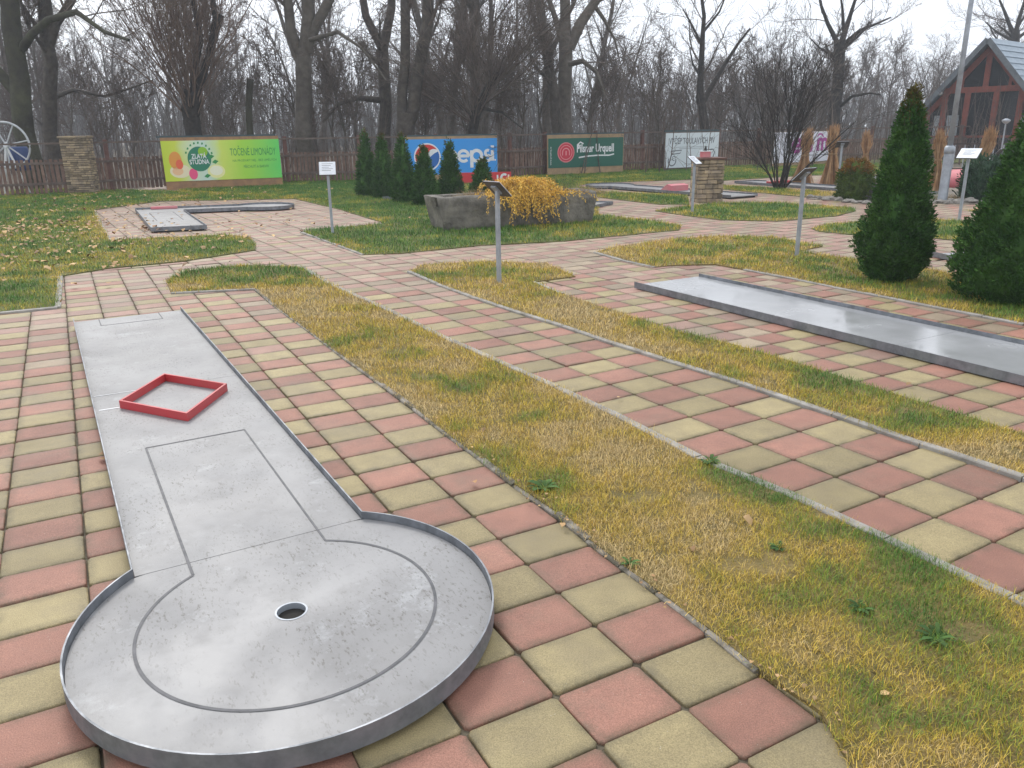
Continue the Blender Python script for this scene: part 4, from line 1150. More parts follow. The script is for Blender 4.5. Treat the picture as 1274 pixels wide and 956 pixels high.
def weed(px, py, R_, label, seed, n=22):
    g_ = ground_at(px, py); r = np.random.default_rng(seed); V = []; Q = []
    for _ in range(n):
        a = r.uniform(0, 6.28); L_ = R_ * r.uniform(.4, .85); w_ = L_ * r.uniform(.10, .17); c, s_ = math.cos(a), math.sin(a); lift = r.uniform(.25, .9); b0 = len(V)
        for t, k in ((0, .25), (.35, .8), (.7, 1.), (1., .1)):
            z = .014 + math.sin(t * 2.2) * L_ * lift * .45; x = t * L_
            V += [(x * c - k * w_ * s_, x * s_ + k * w_ * c, z), (x * c + k * w_ * s_, x * s_ - k * w_ * c, z)]
        Q += [(b0 + 2 * k, b0 + 2 * k + 1, b0 + 2 * k + 3, b0 + 2 * k + 2) for k in range(3)]
    o = np_mesh('weed', np.array(V), np.array(Q), mats=M['weed']); o.location = (*g_, 0); tag(o, label, 'weed', 'green weeds in the kerb joints and turf')


for i, (a, b_, rr, lb) in enumerate([(783, 706, .055, 'bright green weed growing out over the kerb near the foreground path edge'), (676, 612, .10, 'broad dark weed on the turf edge nearest the round lane end'), (884, 578, .09, 'leafy weed over the right kerb of the middle lawn strip, upper one'),
     (970, 687, .06, 'weed by a bare brown spot in the middle strip'), (1072, 762, .07, 'weed in the turf of the near right part of the strip'),
     (1165, 800, .09, 'dark weed clump nearest the lower right corner'), (398, 581, .02, 'tiny sprig in a paving joint right of the lane')]):
    weed(a, b_, rr, lb, 60 + i)

# ------------------------------------------------------------------ evergreens
def conifer_meshes(seed, prof, n, leaf=(.035, .012), lump=.1, tip_z=.86, up=.9, layers=1.):
    """unit-height crown: prof(z)->radius; verts of leaf sprays spread through the outer shell plus an uneven inner core"""
    r = np.random.default_rng(seed)
    z = np.empty(0); Z = []
    zs = r.uniform(0, 1, n * 3); pr = np.array([prof(t) for t in zs]); keep = r.random(n * 3) < (pr / pr.max()) ** .9 + .04; zs = zs[keep][:n]
    n = len(zs); pr = np.array([prof(t) for t in zs]); az = r.uniform(0, 2 * np.pi, n)
    # sprays: lobes that make an uneven outline
    lob = np.sin(az * 3 + zs * 9 + seed) * .05 + np.sin(az * 7 + zs * 23 + seed * 2) * .05 + np.sin(az * 13 - zs * 41) * .04 + (fnoise(az * 1.9 + seed, zs * 7, .45) - .5) * lump * 4.0
    cs = 16; ci = (np.arange(n) // cs) * cs; ck = np.arange(n) - ci                 # sixteen sprays share one frond
    az = az[ci]; zs = zs[ci]; pr = pr[ci]; lob = lob[ci]
    dep = (r.random(n) ** 1.6)[ci] * .30
    rad = pr * (1 + lob - dep)
    fd = np.stack([np.cos(az), np.sin(az), np.full(n, up * 1.1)], -1) + r.normal(0, .35, (n, 3))[ci]; fd /= np.linalg.norm(fd, axis=1)[:, None]
    fs = np.cross(fd, r.normal(0, 1, (n, 3))[ci]); fs /= np.linalg.norm(fs, axis=1)[:, None]
    al = r.random(n)[:, None] * 2.4 * leaf[0]; sw = (r.normal(0, .45, n))[:, None] * leaf[0] * (1 - al / leaf[0] * .25)
    base = np.stack([rad * np.cos(az), rad * np.sin(az), zs], -1) - fd * leaf[0] * 1.2 + fd * al + fs * sw
    zs = np.clip(base[:, 2], 0, 1.05)
    od = fd + fs * np.sign(sw) * .5 + r.normal(0, .22, (n, 3)); od /= np.linalg.norm(od, axis=1)[:, None]
    sd_ = np.cross(od, r.normal(0, 1, (n, 3))); sd_ /= np.linalg.norm(sd_, axis=1)[:, None]
    l = r.uniform(.6, 1.3, n)[:, None] * leaf[0]; w2 = r.uniform(.6, 1.2, n)[:, None] * leaf[1]
    V = np.stack([base - sd_ * w2 * .3, base + od * l * .55 - sd_ * w2, base + od * l, base + od * l * .6 + sd_ * w2, ], 1).reshape(-1, 3)
    b0 = np.arange(n)[:, None] * 4; Q = b0 + np.array([0, 1, 2, 3])
    k = 20; m = 26; C = []; cq = []
    for i in range(m + 1):
        t = i / m * .97; p = prof(t)
        for j in range(k):
            a = 2 * math.pi * j / k; q = p * (.74 + .08 * math.sin(a * 3 + t * 9 + seed) + .06 * math.sin(5 * a - t * 31)); C.append((q * math.cos(a), q * math.sin(a), t))
    for i in range(m):
        for j in range(k): cq.append((i * k + j, i * k + (j + 1) % k, (i + 1) * k + (j + 1) % k, (i + 1) * k + j))
    V2 = np.concatenate([V, np.array(C)]); Q2 = np.concatenate([Q, np.array(cq) + len(V)])
    zz = np.concatenate([zs + r.normal(0, .05, n), np.full(len(cq), 0.)])
    return V2, Q2, (zz > tip_z).astype(int)


def evergreen(g_, H, R, label, cat, group, mats, prof, n, leaf, seed, tip=.86, name='conifer', lump=.1, up=.9, rz=0., bot=.02):
    root = empty(name, (*g_, 0), rz, label, cat, group)
    V, Q, mi = conifer_meshes(seed, lambda t: prof(t) * R / H, n, (leaf[0] / H, leaf[1] / H), lump, tip, up)
    V = V * H; V[:, 2] += bot
    np_mesh('crown', V, Q, mats=mats, parent=root, mi=mi)
    b = MB(); b.tube([(0, 0, -.05), (0, 0, H * .5)], [.035 * H / 2 + .01, .02], 8); b.build('trunk', M['bark'], root)
    return root


pcone = lambda t: (min(1, .72 + t * 2.2) if t < .13 else 1) * (1 - t) ** .88 + .012


def pbig(t): return float(np.interp(t, [0, .07, .19, .27, .435, .64, .845, .93, 1], [.50, .82, .98, .90, .68, .52, .28, .13, .01]))


TH_M = [M['thuja'], M['thuja_tip']]
big_lab = ['big dark conifer with a pointed yellowish tip, its base on the right lawn', 'big dark conifer cut by the right edge of the picture']
evergreen(ground_at(1107, 350), 1.98, .37, big_lab[0], 'conifer', 'big garden conifers', TH_M, pbig, 42000, (.040, .0075), 11, tip=.90, lump=.07)


def pbig2(t): return float(np.interp(t, [0, .06, .15, .3, .5, .7, .88, 1], [.72, .92, 1.0, .86, .64, .42, .20, .01]))


gC2 = ground_at(1266, 374)
evergreen(gC2, 2.0, .60, big_lab[1], 'conifer', 'big garden conifers', TH_M, pbig2, 52000, (.040, .0075), 17, tip=.97, lump=.07, rz=2.)
small = [(458, 244, 164, 37, 'first small conifer from the left, in front of the fence rails'), (479, 247, 169, 36, 'second small conifer from the left, left of the blue banner'),
         (503.5, 252, 168, 42, 'third small conifer from the left, tallest of the row and wide'), (529.5, 256, 182, 41, 'fourth small conifer from the left, in front of the round emblem'),
         (561, 251, 174, 38, 'fifth small conifer from the left, slim tip over the lettering of the blue banner'), (601, 253, 199, 42, 'small conifer behind the trough, shortest and farthest right of the row')]
for i, (px, py, pt, wpx, lab) in enumerate(small):
    g_ = ground_at(px, py); H = height_at(px, pt, g_); R = wpx / 2 / F_PX * g_[1] * .82
    evergreen(g_, H, R, lab, 'conifer', 'row of small conifers before the blue banner', TH_M, pcone, 9000, (.060, .013), 30 + i, tip=.955, lump=.07, rz=i * 1.3)
g_ = ground_at(1062, 249); H = height_at(1062, 200, g_)
evergreen(g_, H, .38, 'round clipped bush, green below and orange on top', 'bush', None, [M['globe'], M['globe_tip']], lambda t: (math.sqrt(max(0, 1 - (abs(t - .30) / .72) ** 2.0)) + .02), 9000, (.055, .014), 51, tip=.70, name='round_bush', lump=.04)
g_ = ground_at(1224, 250)
evergreen(g_, .85, .52, 'loose blue-green juniper bush beside the rocks at right', 'bush', None, [M['juniper'], M['juniper']], lambda t: math.sqrt(max(0, 1 - (abs(t - .25) / .78) ** 2)) * .9 + .03, 7000, (.10, .014), 52, tip=2, name='juniper_bush', lump=.22, up=1.6)
g_ = ground_at(1083, 249)
evergreen(g_, .36, .26, 'low greyish lavender cushion right of the round bush', 'bush', None, [M['lavender'], M['lavender']], lambda t: math.sqrt(max(0, 1 - (abs(t - .2) / .82) ** 2)) + .03, 2500, (.07, .006), 53, tip=2, name='lavender_bush', lump=.15, up=1.6)
tuft(ground_at(1150, 249), 160, .40, 'small pale green tuft left of the lamp post base', mat('pale_green', (.16, .22, .10), .8, (.24, .25, .12), 5, per=.3), 8, wd=.012, sag=2.5, rad=.14)
tuft(ground_at(1183, 250), 200, .25, 'small brown withered plant right of the lamp post base', M['dry'], 9, wd=.010, sag=3, rad=.14, name='withered_plant', cat='plant')


# ------------------------------------------------------------------ reed sheaves
def sheaf(px, py, pt, label, lean, seed, wpx):
    g_ = ground_at(px, py); H = height_at(px, pt, g_); root = empty('reed_sheaf', (*g_, 0), seed, label, 'sheaf', 'bound sheaves of dry reed standing on the course')
    r = np.random.default_rng(seed); V = []; Q = []; R = wpx / 2 / F_PX * g_[1]
    for _ in range(420):
        a = r.uniform(0, 6.28); q = math.sqrt(r.random())
        pr = [(0, R * r.uniform(.8, 1.35)), (.30 * H, R * .6), (.52 * H, R * .30), (.74 * H, R * .46), (H * r.uniform(.82, 1.02), R * r.uniform(.15, .62))]
        pts = [np.array([math.cos(a) * q * rr + lean[0] * z / H, math.sin(a) * q * rr + lean[1] * z / H, z]) + r.normal(0, .012 + .03 * (z > .7 * H), 3) for z, rr in pr]
        sd_ = np.array([math.cos(a * 3 + 1), math.sin(a * 3 + 1), 0]); b0 = len(V)
        for k, p in enumerate(pts):
            w2 = (.005, .006, .006, .008, .003)[k]; V += [p - sd_ * w2, p + sd_ * w2]
        Q += [(b0 + 2 * k, b0 + 2 * k + 1, b0 + 2 * k + 3, b0 + 2 * k + 2) for k in range(4)]
    np_mesh('stalks', np.array(V), np.array(Q), mats=M['straw'], parent=root)
    b = MB(); b.tube([(math.cos(t) * R * .34 + lean[0] * .52, math.sin(t) * R * .34 + lean[1] * .52, .52 * H) for t in np.linspace(0, 2 * math.pi, 14, endpoint=False)], .02, 6, closed=True); b.build('binding', M['rope'], root)


sheaf(997, 229, 161, 'dry reed sheaf in front of the purple lettering, right beside the bare shrub', (.25, 0), 1, 24)
sheaf(1035, 229, 157, 'dry reed sheaf at the right end of the purple-lettered banner', (.15, 0), 2, 27)
sheaf(1076, 222, 164, 'dry reed sheaf behind the round orange-topped bush', (.1, 0), 3, 16)
sheaf(1163, 238, 163, 'dry reed sheaf directly left of the lamp post', (.2, .0), 4, 21)
sheaf(1214, 236, 160, 'dry reed sheaf behind the bright rule board, in front of the wooden house', (.2, 0), 5, 25)

# ------------------------------------------------------------------ rocks
r = random.Random(12)


def rock(x, y, s, label, big=False):
    import mathutils
    b = MB(); n, m = 8, 5; vs = []
    ph = r.uniform(0, 50); sx, sy, sz = s * r.uniform(.8, 1.4), s * r.uniform(.6, 1.1), s * r.uniform(.35, .65)
    for i in range(m + 1):
        el = -math.pi / 2 + math.pi * i / m
        for j in range(n):
            a = 2 * math.pi * j / n; p = Vector((math.cos(a) * math.cos(el), math.sin(a) * math.cos(el), math.sin(el)))
            k = 1 + mathutils.noise.noise(p * 1.5 + Vector((ph, 0, 0))) * .55; vs.append((p.x * sx * k, p.y * sy * k, p.z * sz * k + sz * .45))
    fs = [(i * n + j, i * n + (j + 1) % n, (i + 1) * n + (j + 1) % n, (i + 1) * n + j) for i in range(m) for j in range(n)]
    b.add(vs, fs); o = b.build('rock', M['rock']); o.location = (x, y, .01); o.rotation_euler = (0, 0, r.uniform(0, 3)); tag(o, label, 'rock', 'grey rocks edging the gravel bed')


for k in range(34):
    t = (k + r.uniform(-.3, .3)) / 33
    px = 1008 + t * 232
    py = 246.5 + (7 if px > 1060 else (px - 1008) * .12) + r.uniform(-.8, .8)
    g_ = ground_at(px, py)
    lb = 'grey rock in the edging before the round bush' if px < 1090 else ('grey rock in the edging hidden behind the big conifer' if px < 1150 else 'pale rock in the edging near the lamp post and juniper')
    rock(g_[0], g_[1], r.uniform(.07, .13), lb)

# ------------------------------------------------------------------ lamp post
g_ = ground_at(1172, 251)
lp = empty('lamp_post', (*g_, 0), 0, 'tall grey steel lamp post rising out of the picture beside the house', 'lamp post')
zc = height_at(1181, 185, g_)
b = MB(); b.lathe([(.105, -.05), (.105, .02), (.097, .06), (.097, zc - .05), (.09, zc)], 20); b.build('lower_shaft', M['galv'], lp, True)
b = MB(); b.lathe([(.107, zc - .10), (.107, zc - .04), (.105, zc + .02), (.075, zc + .06)], 20); b.build('collar', M['galv'], lp, True)
b = MB(); b.lathe([(.055, zc + .03), (.05, 3.5), (.045, 6.2)], 18); b.build('upper_shaft', M['galv'], lp, True)
b = MB(); b.tube([(0, 0, 6.15), (-.1, -.1, 6.4), (-.5, -.4, 6.5)], .03, 8); b.build('arm', M['galv'], lp); b = MB(); b.box(-.85, -.45, -.55, -.3, 6.44, 6.54, bev=.03); b.build('lamp_head', M['galv'], lp)
g_ = ground_at(1223, 236); b = MB(); b.box(-.07, .07, -.07, .07, 0, .78, bev=.01); o = b.build('marker_post', M['white']); o.location = (*g_, 0); tag(o, 'short thick white post behind the juniper bush', 'post')
g_ = ground_at(1240, 222); gl = empty('garden_lamp', (*g_, 0), 0, 'thin garden lamp on a slim stem in front of the house glass', 'garden lamp')
b = MB(); b.tube([(0, 0, 0), (0, 0, 1.62)], .02, 8); b.build('stem', M['galv'], gl); b = MB(); b.lathe([(.04, 1.6), (.11, 1.66), (.12, 1.70), (.03, 1.75)], 12); b.build('lamp_head', M['galv'], gl)

# ------------------------------------------------------------------ wooden house
HA = at_depth(1234, 50, 40); PHI = math.radians(50)
ux = np.array([math.cos(PHI), -math.sin(PHI)]); back = np.array([math.sin(PHI), math.cos(PHI)])
house = empty('wooden_house', (HA[0], HA[1], 0), -PHI, 'red-brown timber gable house with glass front and blue-grey metal roof', 'house')
hz = HA[2]; SL = 1.16; HW = 3.45; DEP = 9.; ze = hz - SL * HW          # local: x along front, y to the back
b = MB()
for s in (-1, 1):
    n_ = Vector((s * SL, 0, 1)).normalized() * .10; A0 = Vector((0, -.45, hz)); B0 = Vector((s * HW, -.45, ze))
    vs = []
    for yy in (-.45, DEP):
        for p in (A0, B0): vs += [(p.x, yy, p.z), (p.x + n_.x, yy, p.z + n_.z)]
    b.add(vs, [(0, 1, 3, 2), (4, 6, 7, 5), (1, 5, 7, 3), (0, 2, 6, 4), (2, 3, 7, 6), (0, 4, 5, 1)])
rf = b.build('roof', M['roof'], house)
b = MB()
for s in (-1, 1):                                                 # stepped courses of metal tiles
    for k in range(1, 14):
        t = k / 14; x, z = s * HW * t, hz - SL * HW * t; nn = Vector((s * SL, 0, 1)).normalized()
        p = Vector((x, 0, z)) + nn * .10; dn = Vector((s, 0, -SL)).normalized()
        q = [p + nn * .03 + dn * .0, p + nn * .004 - dn * .18, p + nn * .002]
        vs = [(v.x, yy, v.z) for yy in (-.45, DEP) for v in q]
        b.add(vs, [(0, 1, 4, 3), (0, 3, 5, 2), (0, 2, 1), (3, 4, 5)])
b.build('tile_courses', M['roof'], rf)
b = MB()
for s in (-1, 1):
    nn = Vector((s * SL, 0, 1)).normalized(); vs = []
    for yy in (-.50, -.455):
        for p in ((0, hz), (s * HW, ze)):
            vs += [(p[0] - nn.x * .10, yy, p[1] - nn.z * .12), (p[0] + nn.x * .13, yy, p[1] + nn.z * .13)]
    b.add(vs, [(0, 1, 3, 2), (4, 6, 7, 5), (1, 5, 7, 3), (0, 2, 6, 4), (2, 3, 7, 6), (0, 4, 5, 1)])
b.build('barge_board', M['barge'], house)
gable = [(-HW + .15, 0), (HW - .15, 0), (HW - .15, ze + .1), (0, hz - .12), (-HW + .15, ze + .1)]
b = MB(); Rm = Matrix(((1, 0, 0, 0), (0, 0, 1, 0), (0, 1, 0, 0), (0, 0, 0, 1)))
b.add([(x, .30, z) for x, z in gable] + [(x, DEP - .2, z) for x, z in gable], [tuple(range(5)), tuple(range(9, 4, -1))] + [(i, (i + 1) % 5, 5 + (i + 1) % 5, 5 + i) for i in range(5)])
b.build('wall', M['house_dark'], house)
ZT = 3.03


def rafter_z(x): return hz - .16 - SL * abs(x)


for x in (-2.5, -1.75, -.72, .55, 1.62, 2.55):
    b = MB(); top = min(ZT, rafter_z(x)); b.box(x - .13, x + .13, .05, .20, 0, top, bev=.01); b.build('post', M['house_wood'], house)
b = MB(); b.box(-1.85, 1.85, .03, .21, ZT - .02, ZT + .24, bev=.01); b.build('transom', M['house_wood'], house)
for x, hw in ((0.0, .12), (-1.05, .06), (1.05, .06)):
    b = MB(); b.box(x - hw, x + hw, .06, .19, ZT + .24, rafter_z(x) + .02); b.build('post', M['house_wood'], house)
for s in (-1, 1):
    b = MB(); nn = Vector((s * SL, 0, 1)).normalized(); vs = []
    for yy in (.02, .22):
        for p in ((0, hz - .14), (s * (HW - .18), ze + .07)): vs += [(p[0] - nn.x * .24, yy, p[1] - nn.z * .24), (p[0], yy, p[1])]
    b.add(vs, [(0, 1, 3, 2), (4, 6, 7, 5), (1, 5, 7, 3), (0, 2, 6, 4), (2, 3, 7, 6), (0, 4, 5, 1)]); b.build('rafter', M['house_wood'], house)
xs = [-2.5, -1.75, -.72, .55, 1.62, 2.55]
b = MB(); b.box(-2.4, 2.5, .07, .18, .95, 1.05); b.build('mid_rail', M['house_wood'], house)
for x0, x1 in zip(xs[:-1], xs[1:]):
    tp = min(ZT, rafter_z(x0), rafter_z(x1)); wn = MB(); wn.box(x0 + .13, x1 - .13, .12, .14, .05, tp); wn.build('window', M['pane'], house)
for x0, x1 in ((-1.4, -1.05), (-1.05, 0), (0, 1.05), (1.05, 1.4)):
    xa, xb = x0 + .04, x1 - .04; b = MB(); b.add([(xa, .13, ZT + .24), (xb, .13, ZT + .24), (xb, .13, rafter_z(xb)), (xa, .13, rafter_z(xa))], [(0, 1, 2, 3)]); b.build('window', M['pane'], house)
for x0, x1 in ((-2.15, -1.9), (-1.55, -1.0)): b = MB(); b.box(x0, x1, .100, .116, .9, 2.0); b.build('curtain', M['curtain'], house)
b = MB(); b.box(1.75, 2.05, .08, .10, 1.35, 1.85); b.build('notice', M['paper'], house)
b = MB(); b.lathe([(.02, 0), (.12, .03), (.14, .12), (.10, .22), (.02, .25)], 14, (-2.0, -.05, 2.95)); b.build('globe_lamp', M['white'], house)
b = MB(); b.box(-2.3, 1.9, -1.2, .02, -.05, .12); b.build('porch_step', M['house_dark'], house)
g_ = ground_at(1172, 200); bb = empty('balustrade', (16.5, 28.5, 0), -.35, 'low dark railing on the terrace between lamp post and house', 'railing')
b = MB(); b.box(-1.9, 1.1, -.03, .03, .92, .98)
b.build('handrail', M['house_dark'], bb)
for k in range(11): b = MB(); b.box(-1.88 + k * .295, -1.85 + k * .295, -.015, .015, 0, .92); b.build('baluster', M['galv'], bb)
b = MB(); b.box(-1.9, 1.1, -.02, .02, .1, .14); b.build('bottom_rail', M['house_dark'], bb)

# ------------------------------------------------------------------ white wheels behind the left fence
wc = at_depth(7, 181, 24.9)
wr = empty('wheel_frame', (wc[0], wc[1], 0), .0, 'white spoked wheels with blue drum behind the left fence', 'wheel')


def wheel(cx, cy, cz, R, rot, n):
    b = MB(); T = Matrix.Rotation(rot, 4, 'Z')
    b.tube([tuple(Vector((cx, cy, cz)) + T @ Vector((R * math.cos(t), 0, R * math.sin(t)))) for t in np.linspace(0, 2 * math.pi, 40, endpoint=False)], .032, 8, closed=True); o = b.build('wheel', M['wheel_paint'], wr, True)
    for k in range(n):
        t = 2 * math.pi * k / n + .2; b = MB(); b.tube([(cx, cy, cz), tuple(Vector((cx, cy, cz)) + T @ Vector((R * math.cos(t), 0, R * math.sin(t))))], .022, 6); b.build('spoke', M['wheel_paint'], o)
    b = MB(); b.tube([(cx, cy - .06, cz), (cx, cy + .06, cz)], .07, 12); b.build('hub', M['white'], o)


wheel(0.02, 0, wc[2], .66, .1, 7)
wheel(-.55, -.45, wc[2] - .2, .58, -.5, 6)
b = MB(); b.lathe([(.26, wc[2] - .75), (.28, wc[2] - .7), (.28, wc[2] - .1), (.24, wc[2] - .05)], 18, (.05, .5, 0)); b.build('drum', flatc('drum_blue', (.02, .05, .16)), wr, True)
b = MB(); b.tube([(-.3, .0, 0), (0.0, 0, wc[2])], .035, 6); b.tube([(.35, .2, 0), (0, 0, wc[2])], .035, 6); b.build('stand', M['white'], wr)


# ------------------------------------------------------------------ bare trees
class Segs:
    def __init__(s): s.a = []; s.b = []; s.ra = []; s.rb = []; s.l = []

    def add(s, a, b, ra, rb, l): s.a.append(a); s.b.append(b); s.ra.append(ra); s.rb.append(rb); s.l.append(l)


def grow(S, p, d, L, r0, lev, maxlev, R, up=.08, wob=.16, dens=1., rmin=.006, ang=(.45, .95), taper=.35, lr=(.38, .62), start=.25, zmin=.7):
    n = max(3, int(4 + L * 1.1)) if lev < 3 else 3
    s = L / n; r = r0
    nch = {0: 9, 1: 8, 2: 7, 3: 5, 4: 3}.get(lev, 2) * dens
    for i in range(n):
        d = d + np.array([R.gauss(0, wob), R.gauss(0, wob), R.gauss(0, wob * .7) + up]); d = d / math.sqrt(d @ d)
        q = p + d * s; r1 = max(rmin, r0 * (1 - (1 - taper) * (i + 1) / n)); S.add(p, q, r, r1, lev)
        if lev < maxlev and (i + 1) / n > start:
            k = nch / (n * (1 - start)); k = int(k) + (R.random() < k - int(k))
            for _ in range(k):
                t = R.random(); o = p + (q - p) * t; a = R.uniform(*ang); v = np.array([R.gauss(0, 1), R.gauss(0, 1), R.gauss(0, 1)]); v = v - d * (v @ d); v /= math.sqrt(v @ v) + 1e-9
                nd = d * math.cos(a) + v * math.sin(a); nd = nd / math.sqrt(nd @ nd)
                if o[2] + nd[2] * L * .3 < zmin: continue
                grow(S, o, nd, L * R.uniform(*lr) * (1 - .35 * (i / n)), max(rmin, r1 * R.uniform(.35, .6)), lev + 1, maxlev, R, up, wob * 1.12, dens, rmin, ang, taper, lr, .12, zmin)
        p = q; r = r1
    return p, d


def tubes(S, sel, k, name, m, parent, overlap=.0):
    idx = [i for i, l in enumerate(S.l) if sel(l)]
    if not idx: return None
    A = np.array([S.a[i] for i in idx]); B = np.array([S.b[i] for i in idx]); ra = np.array([S.ra[i] for i in idx]); rb = np.array([S.rb[i] for i in idx])
    D = B - A; Ln = np.linalg.norm(D, axis=1)[:, None] + 1e-9; D = D / Ln
    B = B + D * (rb[:, None] * .35)
    ref = np.where(np.abs(D[:, 2:3]) > .9, np.array([[1., 0, 0]]), np.array([[0, 0, 1.]])); U = np.cross(D, ref); U /= np.linalg.norm(U, axis=1)[:, None]; W = np.cross(D, U)
    n = len(A); V = np.zeros((n, 2 * k, 3))
    for j in range(k):
        t = 2 * math.pi * j / k; o = U * math.cos(t) + W * math.sin(t); V[:, j] = A + o * ra[:, None]; V[:, k + j] = B + o * rb[:, None]
    q = np.array([(j, (j + 1) % k, k + (j + 1) % k, k + j) for j in range(k)])
    Q = (np.arange(n)[:, None, None] * 2 * k + q[None]).reshape(-1, 4)
    return np_mesh(name, V.reshape(-1, 3), Q, mats=m, parent=parent, smooth=k > 3)


def polyline_limb(S, pts, r0, r1, R, lev, side=dict(), every=.9, sub_len=2.2, maxlev=3, start=0., dens=1., up=.1, rmin=.007, ang=(.5, 1.0), sub_r=.4):
    """a limb along given 3D points with side branches"""
    P = [pts[0]]
    for a, b in zip(pts[:-1], pts[1:]):
        L_ = np.linalg.norm(b - a); k = max(1, int(L_ / .8))
        for i in range(1, k + 1): P.append(a + (b - a) * i / k + (np.array([R.gauss(0, .05), R.gauss(0, .08), 0]) * min(1, L_) * (i < k)))
    n = len(P); tot = 0; tl = sum(np.linalg.norm(P[i + 1] - P[i]) for i in range(n - 1)); acc = 0
    for i in range(n - 1):
        a, b = P[i], P[i + 1]; L_ = np.linalg.norm(b - a); t0 = tot / tl; t1 = (tot + L_) / tl; S.add(a, b, r0 + (r1 - r0) * t0, r0 + (r1 - r0) * t1, lev); tot += L_
        if t0 >= start:
            acc += L_ * dens / every
            while acc > 0:
                acc -= 1 if R.random() < .999 else 1
                d = (b - a) / L_; q = R.uniform(*ang); v = np.array([R.gauss(0, 1), R.gauss(0, 1), R.gauss(.15, 1)]); v -= d * (v @ d); v /= np.linalg.norm(v) + 1e-9
                nd = d * math.cos(q) + v * math.sin(q); rr = (r0 + (r1 - r0) * t1) * sub_r
                grow(S, a + (b - a) * R.random(), nd, sub_len * R.uniform(.6, 1.3) * (1.1 - .4 * t0), max(rmin, min(rr, .10)), lev + 1, maxlev, R, up, .17, 1., rmin)


def finish_tree(S, root, bark, twig='twig', kk=8, split=2):
    S.ra = [r * .86 for r in S.ra]; S.rb = [r * .86 for r in S.rb]
    tubes(S, lambda l: l < split, kk, 'trunk', M[bark], root); tubes(S, lambda l: split <= l, 3, 'crown', M[twig], root)


def traced_tree(name, label, Y, limbs, bark='bark', seed=1, base=None, twig='twig', cat='tree', split=2, **kw):
    """limbs: list of (points [(px,py[,dy])], r0, r1, start) in photo pixels on the tree's own depth; given real thickness and depth"""
    R = random.Random(seed); S = Segs()
    x0 = None
    for li, (pts, r0, r1, st, opt) in enumerate(limbs):
        W_ = []
        for j, p in enumerate(pts):
            dy = p[2] if len(p) > 2 else 0
            W_.append(at_depth(p[0], p[1], Y + dy))
        if li == 0:
            b_ = W_[0].copy(); b_[2] = -.1; x0 = b_.copy(); W_ = [b_] + W_
        pr = dict(kw); pr.update(opt)
        polyline_limb(S, W_, r0, r1, R, 0 if li == 0 else 1, start=st, **pr)
    o = np.array([x0[0], x0[1], 0]); S.a = [a - o for a in S.a]; S.b = [b - o for b in S.b]
    root = empty(name, (o[0], o[1], 0), 0, label, cat)
    finish_tree(S, root, bark, twig, split=split)
    return root


TT = dict(maxlev=4, sub_len=2.6, every=.72)
# T1 far left massive mossy trunk and its neighbour
traced_tree('bare_tree', 'huge mossy trunk at the left edge, wheel in front of it', 27.5, [([(30, 165), (25, 100), (15, 40), (10, -60), (0, -200)], .40, .26, .35, {}),
    ([(28, 60), (60, 25, -1), (95, 15, -1.5), (130, 40, -2), (160, 50, -2.5)], .16, .05, .2, {}), ([(25, 120), (-20, 70), (-60, 40)], .25, .1, .3, {})], 'bark_moss', 2, **TT)
traced_tree('bare_tree', 'dark forked trunk just right of the mossy trunk', 31, [([(62, 165), (62, 110), (58, 50), (50, -60), (40, -220)], .33, .2, .3, {}),
    ([(60, 125), (90, 112, 1), (130, 120, 2), (190, 100, 2)], .11, .03, .2, {}), ([(60, 60), (90, 0), (110, -80)], .2, .1, .1, {})], 'bark', 3, **TT)
# T2 pollard with upright shoots
def pollard(label, Y, trunk, r0, r1, n, spread, Ls, seed, up=.06, twig='twig_red', extra=(), base_h=(.5, 1.), bark='bark_dark'):
    R = random.Random(seed); S = Segs(); W_ = [at_depth(p[0], p[1], Y + (p[2] if len(p) > 2 else 0)) for p in trunk]
    b_ = W_[0].copy(); b_[2] = -.1; P = [b_] + W_
    for i, (a, c) in enumerate(zip(P[:-1], P[1:])):
        k = 4
        for j in range(k):
            t0, t1 = j / k, (j + 1) / k; f = lambda t: r0 + (r1 - r0) * (i + t) / (len(P) - 1)
            off = np.array([0., 0, 0]); S.add(a + (c - a) * t0, a + (c - a) * t1, f(t0) * R.uniform(.95, 1.15), f(t1), 0)
    for _ in range(n):
        t = R.uniform(*base_h) * (len(P) - 1); i = min(int(t), len(P) - 2); o = P[i] + (P[i + 1] - P[i]) * (t - i)
        d = np.array([R.gauss(0, spread), R.gauss(0, spread), 1.]); d /= np.linalg.norm(d); o = o + np.array([d[0], d[1], 0]) * r1
        grow(S, o, d, R.uniform(*Ls), R.uniform(.016, .045), 2, 4, R, up, .11, 1.0, .007, (.25, .6), .3, (.3, .55), .2)
    for pts, ra, rb in extra:
        W2 = [at_depth(p[0], p[1], Y + (p[2] if len(p) > 2 else 0)) for p in pts]; polyline_limb(S, W2, ra, rb, R, 1, every=.6, sub_len=1.8, maxlev=4, start=.2)
    o = np.array([b_[0], b_[1], 0]); S.a = [a - o for a in S.a]; S.b = [b - o for b in S.b]
    root = empty('pollard_tree', (o[0], o[1], 0), 0, label, 'tree'); finish_tree(S, root, bark, twig)


